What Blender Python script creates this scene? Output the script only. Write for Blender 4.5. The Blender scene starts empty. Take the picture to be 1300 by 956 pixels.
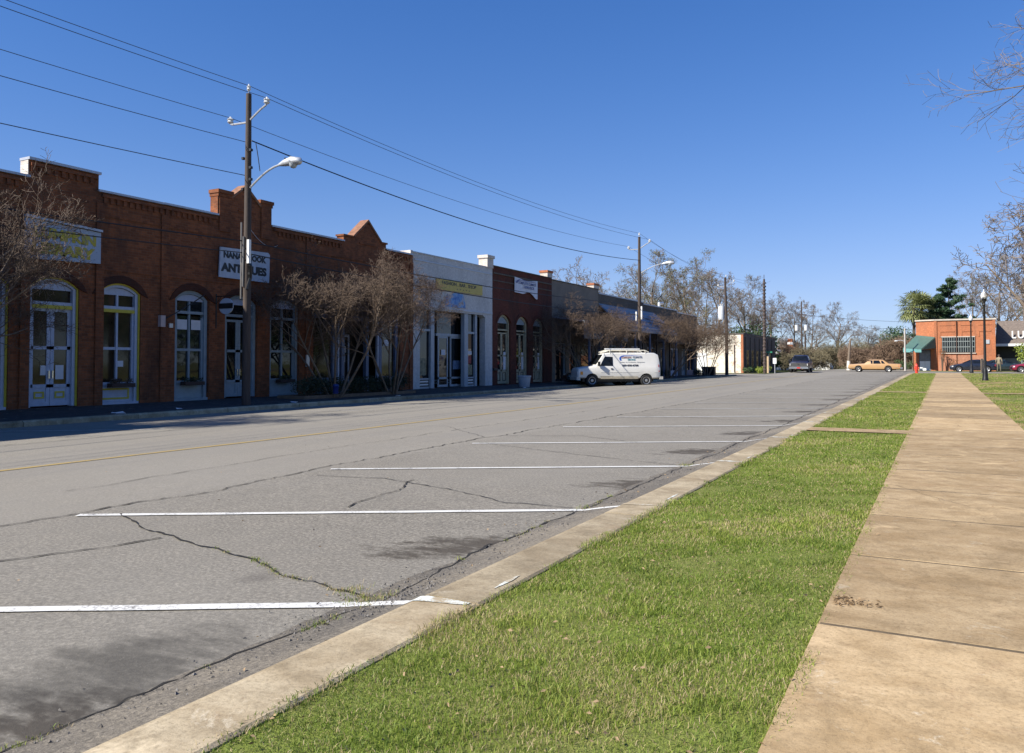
import bpy, bmesh, math, random
import numpy as np
from mathutils import Vector, Matrix
from mathutils.geometry import tessellate_polygon
SC = bpy.context.scene
COL = SC.collection
R = math.radians
random.seed(7)

# ------------------------------------------------------------------ ground shape
# s runs along the street (away), L is the distance to the left of the camera
def slope(L):
    t = min(max((L - 15) / 5, 0), 1)
    return .006 * (1 - t) + .002 * t
def G(s, L):
    return max(min(s, 100), -60) * slope(L)
def W(s, L, z):
    return (-L, s, z)
def WG(s, L, dz=0):
    return (-L, s, G(s, L) + dz)
YAW = R(28.4155); PITCH = R(1.5864)
def lat(px, s):                     # how far left of the camera a thing stands at distance s
    a = (px - 650) / 1011
    return s * (math.sin(YAW) - a * math.cos(YAW)) / (math.cos(YAW) + a * math.sin(YAW))

# ------------------------------------------------------------------ materials
MATS = {}
class NT:
    def __init__(s, name):
        s.m = bpy.data.materials.new(name); s.m.use_nodes = True
        s.t = s.m.node_tree; s.t.nodes.clear()
        s.out = s.n('ShaderNodeOutputMaterial'); s.b = s.n('ShaderNodeBsdfPrincipled')
        s.l(s.b.outputs[0], s.out.inputs[0])
        s.tc = s.n('ShaderNodeTexCoord')
    def n(s, typ, **k):
        x = s.t.nodes.new(typ)
        for a, v in k.items(): setattr(x, a, v)
        return x
    def l(s, a, b): s.t.links.new(a, b)
    def set(s, sock, v):
        if hasattr(v, 'is_output') or hasattr(v, 'links'): s.l(v, sock)
        else: sock.default_value = v
    def math(s, op, a, b=0, c=0):
        x = s.n('ShaderNodeMath', operation=op)
        for i, v in enumerate((a, b, c)):
            if i < len(x.inputs): s.set(x.inputs[i], v)
        return x.outputs[0]
    def noise(s, scale, detail=4, rough=.6, vec=None, dist=0):
        x = s.n('ShaderNodeTexNoise'); x.inputs['Scale'].default_value = scale
        x.inputs['Detail'].default_value = detail; x.inputs['Roughness'].default_value = rough
        x.inputs['Distortion'].default_value = dist
        s.l(vec if vec is not None else s.tc.outputs['Object'], x.inputs['Vector'])
        return x.outputs['Fac']
    def ramp(s, fac, stops, interp='LINEAR'):
        x = s.n('ShaderNodeValToRGB'); x.color_ramp.interpolation = interp
        e = x.color_ramp.elements
        while len(e) < len(stops): e.new(.5)
        for i, (p, c) in enumerate(stops):
            e[i].position = p
            e[i].color = (c, c, c, 1) if isinstance(c, (int, float)) else (*c, 1)
        s.l(fac, x.inputs[0])
        return x.outputs[0]
    def mix(s, fac, a, b, mode='MIX'):
        x = s.n('ShaderNodeMix', data_type='RGBA', blend_type=mode)
        s.set(x.inputs[0], fac)
        for sock, v in ((x.inputs[6], a), (x.inputs[7], b)):
            if isinstance(v, tuple): sock.default_value = (*v[:3], 1)
            else: s.l(v, sock)
        return x.outputs[2]
    def bump(s, h, strength=.3, dist=.02):
        x = s.n('ShaderNodeBump'); x.inputs['Strength'].default_value = strength
        x.inputs['Distance'].default_value = dist
        s.l(h, x.inputs['Height']); s.l(x.outputs[0], s.b.inputs['Normal'])
    def col(s, v): s.set(s.b.inputs['Base Color'], (*v, 1) if isinstance(v, tuple) else v)
    def rough(s, v): s.set(s.b.inputs['Roughness'], v)
def mul(c, k): return tuple(min(x * k, 1) for x in c)

def simple(name, c, rough=.6, var=.2, scale=3, bump=0, bscale=40, metal=0, spec=.5, coat=0, stretch=None):
    if name in MATS: return MATS[name]
    t = NT(name)
    vec = None
    if stretch:
        mp = t.n('ShaderNodeMapping'); mp.inputs['Scale'].default_value = stretch
        t.l(t.tc.outputs['Object'], mp.inputs['Vector']); vec = mp.outputs[0]
    f = t.noise(scale, 5, .65, vec)
    t.col(t.ramp(f, [(.3, mul(c, 1 - var)), (.7, mul(c, 1 + var))]))
    t.rough(rough); t.b.inputs['Metallic'].default_value = metal
    t.b.inputs['Specular IOR Level'].default_value = spec
    t.b.inputs['Coat Weight'].default_value = coat
    if bump: t.bump(t.noise(bscale, 4, .6, vec), bump, .01)
    MATS[name] = t.m
    return t.m

def wallvec(t):                      # (horizontal along the wall, height)
    sx = t.n('ShaderNodeSeparateXYZ'); t.l(t.tc.outputs['Object'], sx.inputs[0])
    g = t.n('ShaderNodeNewGeometry'); sn = t.n('ShaderNodeSeparateXYZ'); t.l(g.outputs['True Normal'], sn.inputs[0])
    k = t.math('GREATER_THAN', t.math('ABSOLUTE', sn.outputs[0]), .5)
    h = t.math('ADD', t.math('MULTIPLY', k, sx.outputs[1]), t.math('MULTIPLY', t.math('SUBTRACT', 1, k), sx.outputs[0]))
    cb = t.n('ShaderNodeCombineXYZ'); t.l(h, cb.inputs[0]); t.l(sx.outputs[2], cb.inputs[1])
    return cb.outputs[0], sx
def brick(name, c1, c2, mortar, stain=(.03, .025, .02), stain_amt=.5, white=None, rows=.075, bw=.21):
    if name in MATS: return MATS[name]
    t = NT(name); vec, sx = wallvec(t)
    b = t.n('ShaderNodeTexBrick'); t.l(vec, b.inputs['Vector'])
    b.inputs['Scale'].default_value = 1; b.inputs['Brick Width'].default_value = bw
    b.inputs['Row Height'].default_value = rows; b.inputs['Mortar Size'].default_value = .006
    b.inputs['Mortar Smooth'].default_value = .3; b.inputs['Bias'].default_value = -.1
    for i, c in ((1, c1), (2, c2), (3, mortar)): b.inputs[i].default_value = (*c, 1)
    mp = t.n('ShaderNodeMapping'); mp.inputs['Scale'].default_value = (1, 1, .35); t.l(t.tc.outputs['Object'], mp.inputs[0])
    n1 = t.noise(.9, 6, .7, mp.outputs[0], .6); n2 = t.noise(7, 4, .7)
    c = t.mix(t.ramp(n2, [(.35, 0.), (.7, .6)]), b.outputs[0], mul(c1, .5))
    c = t.mix(t.ramp(n1, [(.45, 0.), (.72, stain_amt)]), c, stain)
    if white:
        n3 = t.noise(1.6, 8, .75, None, 1.)
        c = t.mix(t.ramp(n3, [(.52, 0.), (.66, 1.)]), white, c)
    t.col(c); t.rough(.88); t.b.inputs['Specular IOR Level'].default_value = .2
    hb = t.math('ADD', t.math('MULTIPLY', b.outputs['Fac'], -.6), t.math('MULTIPLY', n2, .6))
    t.bump(hb, .5, .012)
    MATS[name] = t.m
    return t.m
def glass(name, c=(.012, .014, .014), rough=.03, ior=1.5):
    if name in MATS: return MATS[name]
    t = NT(name); f = t.noise(1.3, 3)
    t.col(t.ramp(f, [(.35, mul(c, .6)), (.7, mul(c, 1.7))]))
    t.rough(rough); t.b.inputs['IOR'].default_value = ior
    t.bump(t.noise(2.2, 2), .05, .02)
    MATS[name] = t.m
    return t.m

BRICK = brick('old_red_brick', (.31, .105, .043), (.15, .052, .025), (.18, .12, .08), stain_amt=.65, rows=.085)
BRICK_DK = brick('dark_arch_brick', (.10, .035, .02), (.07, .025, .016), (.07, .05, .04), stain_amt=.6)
BRICK_MAR = brick('maroon_brick', (.155, .048, .032), (.105, .032, .022), (.12, .07, .055), stain_amt=.7)
BRICK_ORG = brick('sunlit_orange_brick', (.50, .18, .082), (.40, .13, .06), (.42, .22, .13), stain=(.22, .10, .06), stain_amt=.7)
BRICK_WH = brick('whitewashed_brick', (.45, .2, .11), (.5, .3, .2), (.45, .35, .27), stain_amt=.08, white=(.74, .68, .56))
BRICK_WP = brick('white_painted_brick', (.70, .70, .68), (.64, .64, .63), (.5, .5, .49), stain=(.3, .29, .27), stain_amt=.4)
BRICK_WSUN = brick('white_brick_end', (.7, .66, .6), (.62, .56, .5), (.5, .45, .4), stain=(.4, .2, .1), stain_amt=.5)
BRICK_GR = brick('grey_old_brick', (.17, .15, .125), (.13, .115, .1), (.1, .09, .08), stain_amt=.4)
STUCCO = simple('tan_stucco', (.20, .17, .135), .9, .18, 1.2, .3, 30)
COPING = simple('coping_metal', (.42, .45, .50), .45, .12, 2, metal=.3)
PALE = simple('pale_blue_paint', (.42, .47, .58), .5, .1, 6)
GREYBLUE = simple('blue_grey_paint', (.24, .30, .34), .5, .12, 6)
DKBLUE = simple('dark_blue_paint', (.09, .13, .22), .5, .12, 6)
CREAM = simple('khaki_cream_paint', (.36, .33, .22), .55, .12, 6)
YELLOW = simple('yellow_trim_paint', (.50, .42, .04), .5, .12, 8)
YSIGN = simple('yellow_sign_paint', (.52, .40, .08), .5, .15, 8)
WHITE = simple('white_paint', (.72, .72, .70), .45, .06, 5)
CREAMW = simple('cream_white_paint', (.74, .70, .58), .5, .1, 5)
BLACK = simple('black_paint', (.012, .012, .013), .4, .2, 5)
DARK = simple('dark_void', (.01, .009, .008), .9, .2, 5)
GLASS = glass('shop_glass')
GLASSB = glass('brown_reflecting_glass', (.035, .024, .015), .06)
GLASSD = glass('dark_glass', (.008, .010, .012), .03)
CURTAIN = simple('grey_curtain', (.30, .30, .29), .8, .2, 4)
PAPER = simple('white_paper', (.62, .63, .66), .7, .08, 6)
WOODPOLE = simple('weathered_pole_wood', (.062, .045, .036), .85, .4, 5, .5, 30, stretch=(4, 4, .25))
GALV = simple('galvanised_steel', (.55, .56, .57), .42, .1, 8, metal=.5)
PORC = simple('pale_porcelain', (.62, .62, .60), .3, .1, 8)
WIRE = simple('black_cable', (.015, .015, .017), .6, .2, 5)
WIREG = simple('grey_wire', (.08, .085, .10), .5, .2, 5)
BARK = simple('grey_brown_bark', (.17, .13, .095), .85, .3, 8, .4, 40)
BARKM = simple('crape_myrtle_bark', (.17, .12, .08), .7, .3, 4, .2, 30)
TWIG = simple('brown_twigs', (.105, .070, .046), .8, .3, 6)
TWIGG = simple('grey_twigs', (.155, .125, .10), .85, .25, 6)
TWIGR = simple('reddish_twigs', (.20, .135, .09), .85, .25, 6)
TWIGO = simple('olive_twigs', (.17, .145, .085), .85, .25, 6)
LEAFE = simple('evergreen_leaves', (.045, .085, .025), .6, .45, 2.5)
LEAFP = simple('pine_needles', (.035, .075, .03), .6, .45, 2.5)
LEAFY = simple('yellow_green_leaves', (.22, .27, .04), .6, .3, 2.5)
LEAFB = simple('budding_olive_leaves', (.115, .115, .045), .7, .3, 2.5)
LEAFD = simple('hedge_leaves', (.025, .042, .018), .6, .4, 2.5)
LEAFPALM = simple('palm_fronds', (.17, .19, .065), .6, .35, 2.5)
RUST = simple('rust_brown_leaves', (.19, .085, .03), .7, .3, 2.5)
TYRE = simple('black_rubber', (.018, .018, .019), .8, .2, 10)
RIM = simple('silver_wheel', (.48, .48, .47), .35, .1, 10, metal=.6)
CHROME = simple('chrome_trim', (.6, .6, .6), .2, .05, 10, metal=.9)
LAMPG = simple('headlight_glass', (.6, .6, .58), .12, .08, 20)
AMBER = simple('amber_lens', (.75, .28, .02), .25, .1, 20)
REDL = simple('red_lens', (.5, .03, .02), .25, .1, 20)
VANW = simple('white_van_paint', (.70, .68, .62), .3, .06, 1.3, coat=.4)
GOLD = simple('gold_car_paint', (.42, .25, .11), .35, .06, 2, coat=.3)
NAVY = simple('navy_car_paint', (.014, .016, .04), .45, .1, 2, coat=.15)
SILVER = simple('silver_tan_car_paint', (.075, .073, .07), .35, .08, 2, metal=.2, coat=.4)
CBLACK = simple('black_car_paint', (.012, .014, .022), .2, .1, 2, coat=.8)
DGREEN = simple('dark_green_car_paint', (.014, .024, .026), .22, .1, 2, coat=.7)
MAROON = simple('maroon_car_paint', (.20, .012, .028), .25, .1, 2, coat=.6)
ROOFDK = simple('dark_shingle_roof', (.15, .12, .10), .9, .3, 5, .4, 30)
AWN = simple('green_metal_awning', (.065, .125, .105), .5, .12, 3)
TEAL = simple('teal_roof', (.12, .28, .27), .5, .1, 3)
GREYMETAL = simple('grey_corrugated_metal', (.24, .28, .34), .55, .2, 2, metal=.2, stretch=(1, 1, 3))
REDP = simple('red_hydrant_paint', (.62, .045, .025), .4, .12, 8)
TANP = simple('tan_post_wood', (.45, .33, .2), .8, .15, 8)
CONC = simple('concrete_pole', (.42, .39, .35), .85, .1, 8)
GREENSIGN = simple('green_street_sign', (.03, .2, .12), .4, .05, 8)
BLUEP = simple('blue_paint', (.015, .03, .16), .4, .2, 8)
SKIN = simple('skin', (.30, .17, .11), .6, .05, 8)
KHAKI = simple('khaki_jacket', (.24, .20, .13), .85, .2, 12)
CAMO = simple('olive_trousers', (.12, .11, .07), .85, .5, 14)
HAIR = simple('dark_hair', (.03, .02, .015), .7, .2, 20)
SHRUBBARK = simple('shrub_stems', (.10, .07, .05), .8, .3, 10)

# ------------------------------------------------------------------ things
def thing(name, label, cat, loc=(0, 0, 0), group=None):
    o = bpy.data.objects.new(name, None); COL.objects.link(o)
    o.empty_display_size = .2
    o.location = loc; o['label'] = label; o['category'] = cat
    if group: o['group'] = group
    return o
def tag(o, label=None, cat=None, group=None, kind=None):
    if label: o['label'] = label
    if cat: o['category'] = cat
    if group: o['group'] = group
    if kind: o['kind'] = kind
    return o
def origin_of(p):
    v = Vector((0, 0, 0))
    while p is not None:
        v += p.location; p = p.parent
    return v
def copy_tree(o, parent=None):
    c = o.copy(); COL.objects.link(c)
    if parent is not None: c.parent = parent
    for ch in list(o.children): copy_tree(ch, c)
    return c

class MB:
    def __init__(s): s.v = []; s.f = []; s.mi = []; s.cur = 0
    def add(s, vs, fs):
        o = len(s.v); s.v.extend(vs)
        for f in fs: s.f.append([o + i for i in f]); s.mi.append(s.cur)
        return s
    def box(s, a0, a1, L0, L1, z0, z1):          # s, L, z ranges
        return s.wbox(-max(L0, L1), -min(L0, L1), min(a0, a1), max(a0, a1), min(z0, z1), max(z0, z1))
    def wbox(s, x0, x1, y0, y1, z0, z1):
        vs = [(x, y, z) for z in (z0, z1) for y in (y0, y1) for x in (x0, x1)]
        return s.add(vs, [(0, 2, 3, 1), (4, 5, 7, 6), (0, 1, 5, 4), (2, 6, 7, 3), (0, 4, 6, 2), (1, 3, 7, 5)])
    def prism(s, pts, ax, d):                      # pts closed ring of 3d points, extruded by vector d
        n = len(pts); d = Vector(d)
        a = [tuple(Vector(p)) for p in pts]; b = [tuple(Vector(p) + d) for p in pts]
        fs = [tuple(range(n))[::-1], tuple(range(n, 2 * n))] + [(i, (i + 1) % n, n + (i + 1) % n, n + i) for i in range(n)]
        return s.add(a + b, fs)
    def psz(s, pts, L0, L1):                       # polygon in (s, z), extruded over L
        return s.prism([W(p[0], L0, p[1]) for p in pts], None, (-(L1 - L0), 0, 0))
    def pLz(s, pts, s0, s1):                       # polygon in (L, z), extruded over s
        return s.prism([W(s0, p[0], p[1]) for p in pts], None, (0, s1 - s0, 0))
    def tube(s, pts, radii, n=6, cap=True):
        pts = [Vector(p) for p in pts]
        if isinstance(radii, (int, float)): radii = [radii] * len(pts)
        o = len(s.v); m = len(pts)
        up = Vector((0, 0, 1)); prev = None
        for i, p in enumerate(pts):
            d = (pts[min(i + 1, m - 1)] - pts[max(i - 1, 0)])
            if d.length < 1e-9: d = Vector((0, 0, 1))
            d.normalize()
            if prev is None:
                a = d.orthogonal().normalized()
            else:
                a = prev - d * prev.dot(d)
                a = a.normalized() if a.length > 1e-6 else d.orthogonal().normalized()
            prev = a; b = d.cross(a)
            for k in range(n):
                t = 2 * math.pi * k / n
                s.v.append(tuple(p + (a * math.cos(t) + b * math.sin(t)) * radii[i]))
        for i in range(m - 1):
            for k in range(n):
                q = (k + 1) % n
                s.f.append([o + i * n + k, o + i * n + q, o + (i + 1) * n + q, o + (i + 1) * n + k]); s.mi.append(s.cur)
        if cap:
            s.f.append([o + k for k in range(n)][::-1]); s.mi.append(s.cur)
            s.f.append([o + (m - 1) * n + k for k in range(n)]); s.mi.append(s.cur)
        return s
    def lathe(s, prof, c=(0, 0, 0), n=16, axis='Z'):   # prof: (radius, height) list
        o = len(s.v); c = Vector(c)
        for r, h in prof:
            for k in range(n):
                t = 2 * math.pi * k / n
                a, b = r * math.cos(t), r * math.sin(t)
                p = (a, b, h) if axis == 'Z' else (a, h, b) if axis == 'Y' else (h, a, b)
                s.v.append(tuple(c + Vector(p)))
        for i in range(len(prof) - 1):
            for k in range(n):
                q = (k + 1) % n
                s.f.append([o + i * n + k, o + i * n + q, o + (i + 1) * n + q, o + (i + 1) * n + k]); s.mi.append(s.cur)
        s.f.append([o + k for k in range(n)]); s.mi.append(s.cur)
        s.f.append([o + (len(prof) - 1) * n + k for k in range(n)]); s.mi.append(s.cur)
        return s
    def build(s, name, mat, parent=None, smooth=False, recalc=True, label=None):
        me = bpy.data.meshes.new(name)
        off = origin_of(parent)
        me.from_pydata([(x - off[0], y - off[1], z - off[2]) for x, y, z in s.v], [], s.f)
        for m in (mat if isinstance(mat, (list, tuple)) else [mat]): me.materials.append(m)
        if any(s.mi): me.polygons.foreach_set('material_index', s.mi)
        if recalc:
            bm = bmesh.new(); bm.from_mesh(me); bmesh.ops.recalc_face_normals(bm, faces=bm.faces); bm.to_mesh(me); bm.free()
        if smooth:
            me.shade_smooth(); me.set_sharp_from_angle(angle=R(smooth if smooth is not True else 40))
        o = bpy.data.objects.new(name, me); COL.objects.link(o)
        if parent is not None: o.parent = parent
        if label: o['label'] = label
        return o

def text(name, body, size, mat, parent, M, bold=0., depth=.01, width=None, height=None, xscale=1., align='CENTER', space=1.):
    """lettering as a mesh; M places the text plane in world (or thing-local) space"""
    cu = bpy.data.curves.new(name, 'FONT'); cu.body = body; cu.size = size; cu.align_x = align; cu.align_y = 'CENTER'
    cu.extrude = depth; cu.offset = bold; cu.resolution_u = 3; cu.space_character = space
    to = bpy.data.objects.new(name, cu); COL.objects.link(to)
    bpy.context.view_layer.update()
    me = bpy.data.meshes.new_from_object(to.evaluated_get(bpy.context.evaluated_depsgraph_get()))
    bpy.data.objects.remove(to)
    xs = [v.co.x for v in me.vertices]; w = max(xs) - min(xs); cx = (max(xs) + min(xs)) / 2
    k = width / w if width else xscale
    ys = [v.co.y for v in me.vertices]; cy = (max(ys) + min(ys)) / 2; h = max(ys) - min(ys)
    ky = height / h if height else 1
    me.transform(Matrix.Diagonal((k, ky, 1, 1)) @ Matrix.Translation((-cx, -cy, 0)))
    me.transform(M); me.transform(Matrix.Translation(-origin_of(parent)))
    me.name = name; me.materials.clear(); me.materials.append(mat)
    o = bpy.data.objects.new(name, me); COL.objects.link(o)
    if parent is not None: o.parent = parent
    return o
def facade_M(s, L, z): return Matrix.Translation(W(s, L, z)) @ Matrix.Rotation(R(90), 4, 'Z') @ Matrix.Rotation(R(90), 4, 'X')
def front_M(s, L, z): return Matrix.Translation(W(s, L, z)) @ Matrix.Rotation(R(90), 4, 'X')
# ------------------------------------------------------------------ setting: ground, road, kerbs, pavements
def sheet(name, s0, s1, L0, L1, dz, mat, ds=1., dL=1., zf=None):
    ns = max(1, int(math.ceil((s1 - s0) / ds))); nL = max(1, int(math.ceil((L1 - L0) / dL)))
    mb = MB(); vs = []
    for i in range(ns + 1):
        for j in range(nL + 1):
            a = s0 + (s1 - s0) * i / ns; b = L0 + (L1 - L0) * j / nL
            vs.append(W(a, b, (zf(a, b) if zf else G(a, b) + dz)))
    q = nL + 1
    fs = [(i * q + j, i * q + j + 1, (i + 1) * q + j + 1, (i + 1) * q + j) for i in range(ns) for j in range(nL)]
    mb.add(vs, [f[::-1] for f in fs])
    # upward normals: W mirrors L so check one face
    o = mb.build(name, mat, recalc=False)
    if o.data.polygons[0].normal.z < 0: o.data.flip_normals()
    o['kind'] = 'structure'
    return o

def asphalt_mat():
    t = NT('worn_asphalt')
    sx = t.n('ShaderNodeSeparateXYZ'); t.l(t.tc.outputs['Object'], sx.inputs[0])
    L = t.math('MULTIPLY', sx.outputs[0], -1); s = sx.outputs[1]
    f1 = t.noise(34, 5, .85); f2 = t.noise(2.2, 5, .7); f3 = t.noise(.22, 4, .6)
    mp = t.n('ShaderNodeMapping'); mp.inputs['Scale'].default_value = (1.2, .05, 1); t.l(t.tc.outputs['Object'], mp.inputs[0])
    f4 = t.noise(1.0, 4, .6, mp.outputs[0])
    c = t.ramp(f1, [(.30, (.07, .062, .051)), (.5, (.205, .186, .153)), (.70, (.43, .39, .32))])
    c = t.mix(t.ramp(f2, [(.3, .0), (.8, .38)]), c, (.115, .108, .096))
    lane = t.ramp(t.math('MULTIPLY', t.math('ADD', L, t.math('MULTIPLY', f2, .5)), .05), [(.405, 0.), (.42, 1.)])
    c = t.mix(t.math('MULTIPLY', lane, .42), c, (.275, .252, .212))
    c = t.mix(t.math('MULTIPLY', t.ramp(f3, [(.4, 0.), (.65, .4)]), 1), c, (.25, .233, .20))
    c = t.mix(t.math('MULTIPLY', t.ramp(f4, [(.45, 0.), (.75, .35)]), lane), c, (.14, .135, .13))
    vo = t.n('ShaderNodeTexVoronoi'); vo.inputs['Scale'].default_value = 42; t.l(t.tc.outputs['Object'], vo.inputs[0])
    c = t.mix(t.math('MULTIPLY', t.ramp(vo.outputs['Distance'], [(.1, 1.), (.22, 0.)]), t.ramp(t.noise(14, 2), [(.45, 0.), (.7, .55)])), c, (.58, .55, .49))
    # oil and damp marks where cars park, one bay after another
    u = t.math('DIVIDE', t.math('SUBTRACT', s, 3.95), 3.85); cell = t.math('FLOOR', u); fr = t.math('SUBTRACT', t.math('SUBTRACT', u, cell), .5)
    wn = t.n('ShaderNodeTexWhiteNoise', noise_dimensions='1D'); t.l(cell, wn.inputs['W'])
    mpw = t.n('ShaderNodeMapping'); mpw.inputs['Rotation'].default_value = (0, 0, R(-30)); mpw.inputs['Scale'].default_value = (1, 2.6, 1); t.l(t.tc.outputs['Object'], mpw.inputs[0])
    wob = t.noise(1.9, 4, .7, mpw.outputs[0])
    wob2 = t.noise(3.1, 3, .7, None, .5)
    cL = t.math('ADD', 3.45, t.math('MULTIPLY', wn.outputs[0], .3))
    # sheared along the bay direction
    shear = t.math('SUBTRACT', t.math('MULTIPLY', fr, 3.85), t.math('MULTIPLY', t.math('SUBTRACT', L, cL), -.60))
    dx = t.math('DIVIDE', shear, .62); dy = t.math('DIVIDE', t.math('SUBTRACT', L, cL), .75)
    r2 = t.math('ADD', t.math('MULTIPLY', dx, dx), t.math('MULTIPLY', dy, dy))
    st = t.math('SUBTRACT', t.math('ADD', t.math('MULTIPLY', wob, 3.2), t.math('MULTIPLY', wob2, 2.2)), t.math('ADD', r2, 1.95))
    st = t.ramp(st, [(.0, 0.), (.7, .82)])
    st = t.math('MULTIPLY', st, t.ramp(t.math('MULTIPLY', L, .05), [(.14, 0.), (.15, 1.), (.36, 1.), (.40, 0.)]))
    c = t.mix(st, c, (.05, .04, .03))
    # broad damp patch in the first bay
    ax = t.math('DIVIDE', t.math('SUBTRACT', s, 2.7), 1.1); ay = t.math('DIVIDE', t.math('SUBTRACT', L, 3.75), .75)
    r3 = t.math('ADD', t.math('MULTIPLY', ax, ax), t.math('MULTIPLY', ay, ay))
    st2 = t.ramp(t.math('SUBTRACT', t.math('ADD', t.math('MULTIPLY', wob, 1.8), t.math('MULTIPLY', f1, .5)), t.math('ADD', r3, .55)), [(0., 0.), (.6, .68)])
    c = t.mix(st2, c, (.05, .046, .04))
    ax = t.math('DIVIDE', t.math('SUBTRACT', s, 4.3), .22); ay = t.math('DIVIDE', t.math('SUBTRACT', L, 4.45), .18)
    r3 = t.math('ADD', t.math('MULTIPLY', ax, ax), t.math('MULTIPLY', ay, ay))
    st3 = t.ramp(t.math('SUBTRACT', t.math('MULTIPLY', wob, 1.6), r3), [(0., 0.), (.9, .4)])
    c = t.mix(st3, c, (.07, .06, .055))
    t.col(c); t.rough(.92); t.b.inputs['Specular IOR Level'].default_value = .25
    t.bump(t.math('ADD', f1, t.math('MULTIPLY', f2, .4)), .7, .008)
    return t.m
ASPH = asphalt_mat()

def paint_mat(name, c, wear):
    t = NT(name)
    n = t.noise(40, 4, .8); n2 = t.noise(2.5, 4, .7)
    f = t.math('ADD', t.math('MULTIPLY', n, .6), t.math('MULTIPLY', n2, .4))
    base = t.ramp(t.noise(55, 3, .8), [(.25, (.08, .077, .075)), (.78, (.36, .345, .32))])
    c2 = t.mix(t.ramp(t.noise(1.2, 3), [(.3, 0.), (.8, .3)]), c, mul(c, .75))
    t.col(t.mix(t.ramp(f, [(wear - .05, 0.), (wear + .05, 1.)]), c2, base)); t.rough(.7)
    return t.m
PW = paint_mat('white_road_paint', (.66, .65, .61), .565)
PWF = paint_mat('faded_white_road_paint', (.50, .49, .46), .53)
PY = paint_mat('faded_yellow_road_paint', (.38, .27, .09), .56)

def ground_mat(name, green, straw, soil, amt):
    t = NT(name)
    f1 = t.noise(30, 4, .8); f2 = t.noise(1.1, 5, .65); f3 = t.noise(.28, 4, .65, None, .4)
    c = t.mix(t.ramp(f1, [(.3, 0.), (.7, 1.)]), green, mul(green, 1.7))
    c = t.mix(t.ramp(f2, [(.4, 0.), (.7, .55)]), c, straw)
    c = t.mix(t.ramp(f3, [(.62 - amt, 0.), (.72 - amt, .9)]), c, soil)
    t.col(c); t.rough(.95); t.b.inputs['Specular IOR Level'].default_value = .1
    t.bump(f1, .8, .03)
    return t.m
VERGE = ground_mat('verge_turf', (.12, .15, .03), (.22, .19, .08), (.2, .16, .08), .0)
LAWN = ground_mat('patchy_lawn', (.10, .125, .03), (.20, .17, .075), (.34, .235, .125), .14)
FARG = ground_mat('far_ground', (.09, .11, .03), (.17, .14, .06), (.2, .15, .08), .08)

def concrete(name, c, c2, rnd=True):
    t = NT(name)
    at = t.n('ShaderNodeAttribute', attribute_name='tint')
    mp = t.n('ShaderNodeMapping'); mp.inputs['Scale'].default_value = (.9, 1.5, 1); t.l(t.tc.outputs['Object'], mp.inputs[0])
    f1 = t.noise(48, 4, .85); f2 = t.noise(1.6, 6, .72, mp.outputs[0], .4); f3 = t.noise(5, 5, .75)
    k = t.ramp(f2, [(.38, 0.), (.60, 1.)])
    cc = t.mix(k, c, c2)
    cc = t.mix(t.ramp(f3, [(.48, 0.), (.72, .6)]), cc, mul(c, .5))
    cc = t.mix(t.ramp(t.noise(.7, 6, .75, None, 1.5), [(.48, 0.), (.66, .42)]), cc, mul(c, .55))
    cc = t.mix(t.ramp(t.noise(3.3, 6, .8, None, .5), [(.60, 0.), (.68, .7)]), cc, (.55, .48, .36))
    cc = t.mix(t.ramp(t.noise(1.1, 5, .8, None, .9), [(.58, 0.), (.72, .5)]), cc, (.30, .19, .11))
    cc = t.mix(t.ramp(f1, [(.3, .6), (.52, 0.)]), cc, mul(c, .45))
    cc = t.mix(t.ramp(t.noise(.9, 5, .7, None, .8), [(.60, 0.), (.70, .8)]), cc, mul(c2, 1.4))
    if rnd: cc = t.mix(1., cc, t.ramp(at.outputs['Fac'], [(0., .74), (1., 1.14)]), 'MULTIPLY')
    t.col(cc); t.rough(.9); t.b.inputs['Specular IOR Level'].default_value = .2
    t.bump(t.math('ADD', f1, t.math('MULTIPLY', f3, .8)), .5, .006)
    return t.m
WALK = concrete('tan_pavement_concrete', (.365, .255, .135), (.50, .37, .215))
KERBM = concrete('kerb_concrete', (.33, .26, .165), (.47, .39, .265))
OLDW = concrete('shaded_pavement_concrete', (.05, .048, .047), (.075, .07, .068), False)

# big sheet of ground to the horizon
def zter(a, b):
    z = G(min(max(a, -60), 100), min(max(b, -60), 60))
    return z - .03 if a < 107.2 else z + .02
mb = MB(); ss = [-2500, -800, -200, -60, -30] + list(range(-20, 130, 5)) + [107, 107.5, 140, 180, 260, 500, 1200, 3500]
ss = sorted(set(ss)); LL = sorted(set([-3000, -900, -300, -120, -60, -30, -15, -5, 0, 5, 10, 12, 15, 16, 17, 18, 19, 20, 22, 25, 30, 40, 60, 120, 300, 900, 3000]))
vs = [W(a, b, zter(a, b)) for a in ss for b in LL]; q = len(LL)
mb.add(vs, [(i * q + j, (i + 1) * q + j, (i + 1) * q + j + 1, i * q + j + 1) for i in range(len(ss) - 1) for j in range(q - 1)])
o = mb.build('ground', FARG, recalc=False)
if o.data.polygons[0].normal.z < 0: o.data.flip_normals()
o['kind'] = 'structure'

sheet('road', -30, 107, 2.8, 20.02, 0, ASPH, 1, .5)
sheet('cross_street_left', 89.5, 107, 20.02, 90, .0, ASPH, 4, 3)
sheet('cross_street_right', 89.5, 107, -60, 2.8, .0, ASPH, 4, 3)
sheet('road_beyond', 107, 280, 3, 20.02, .03, ASPH, 8, 1)

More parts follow.
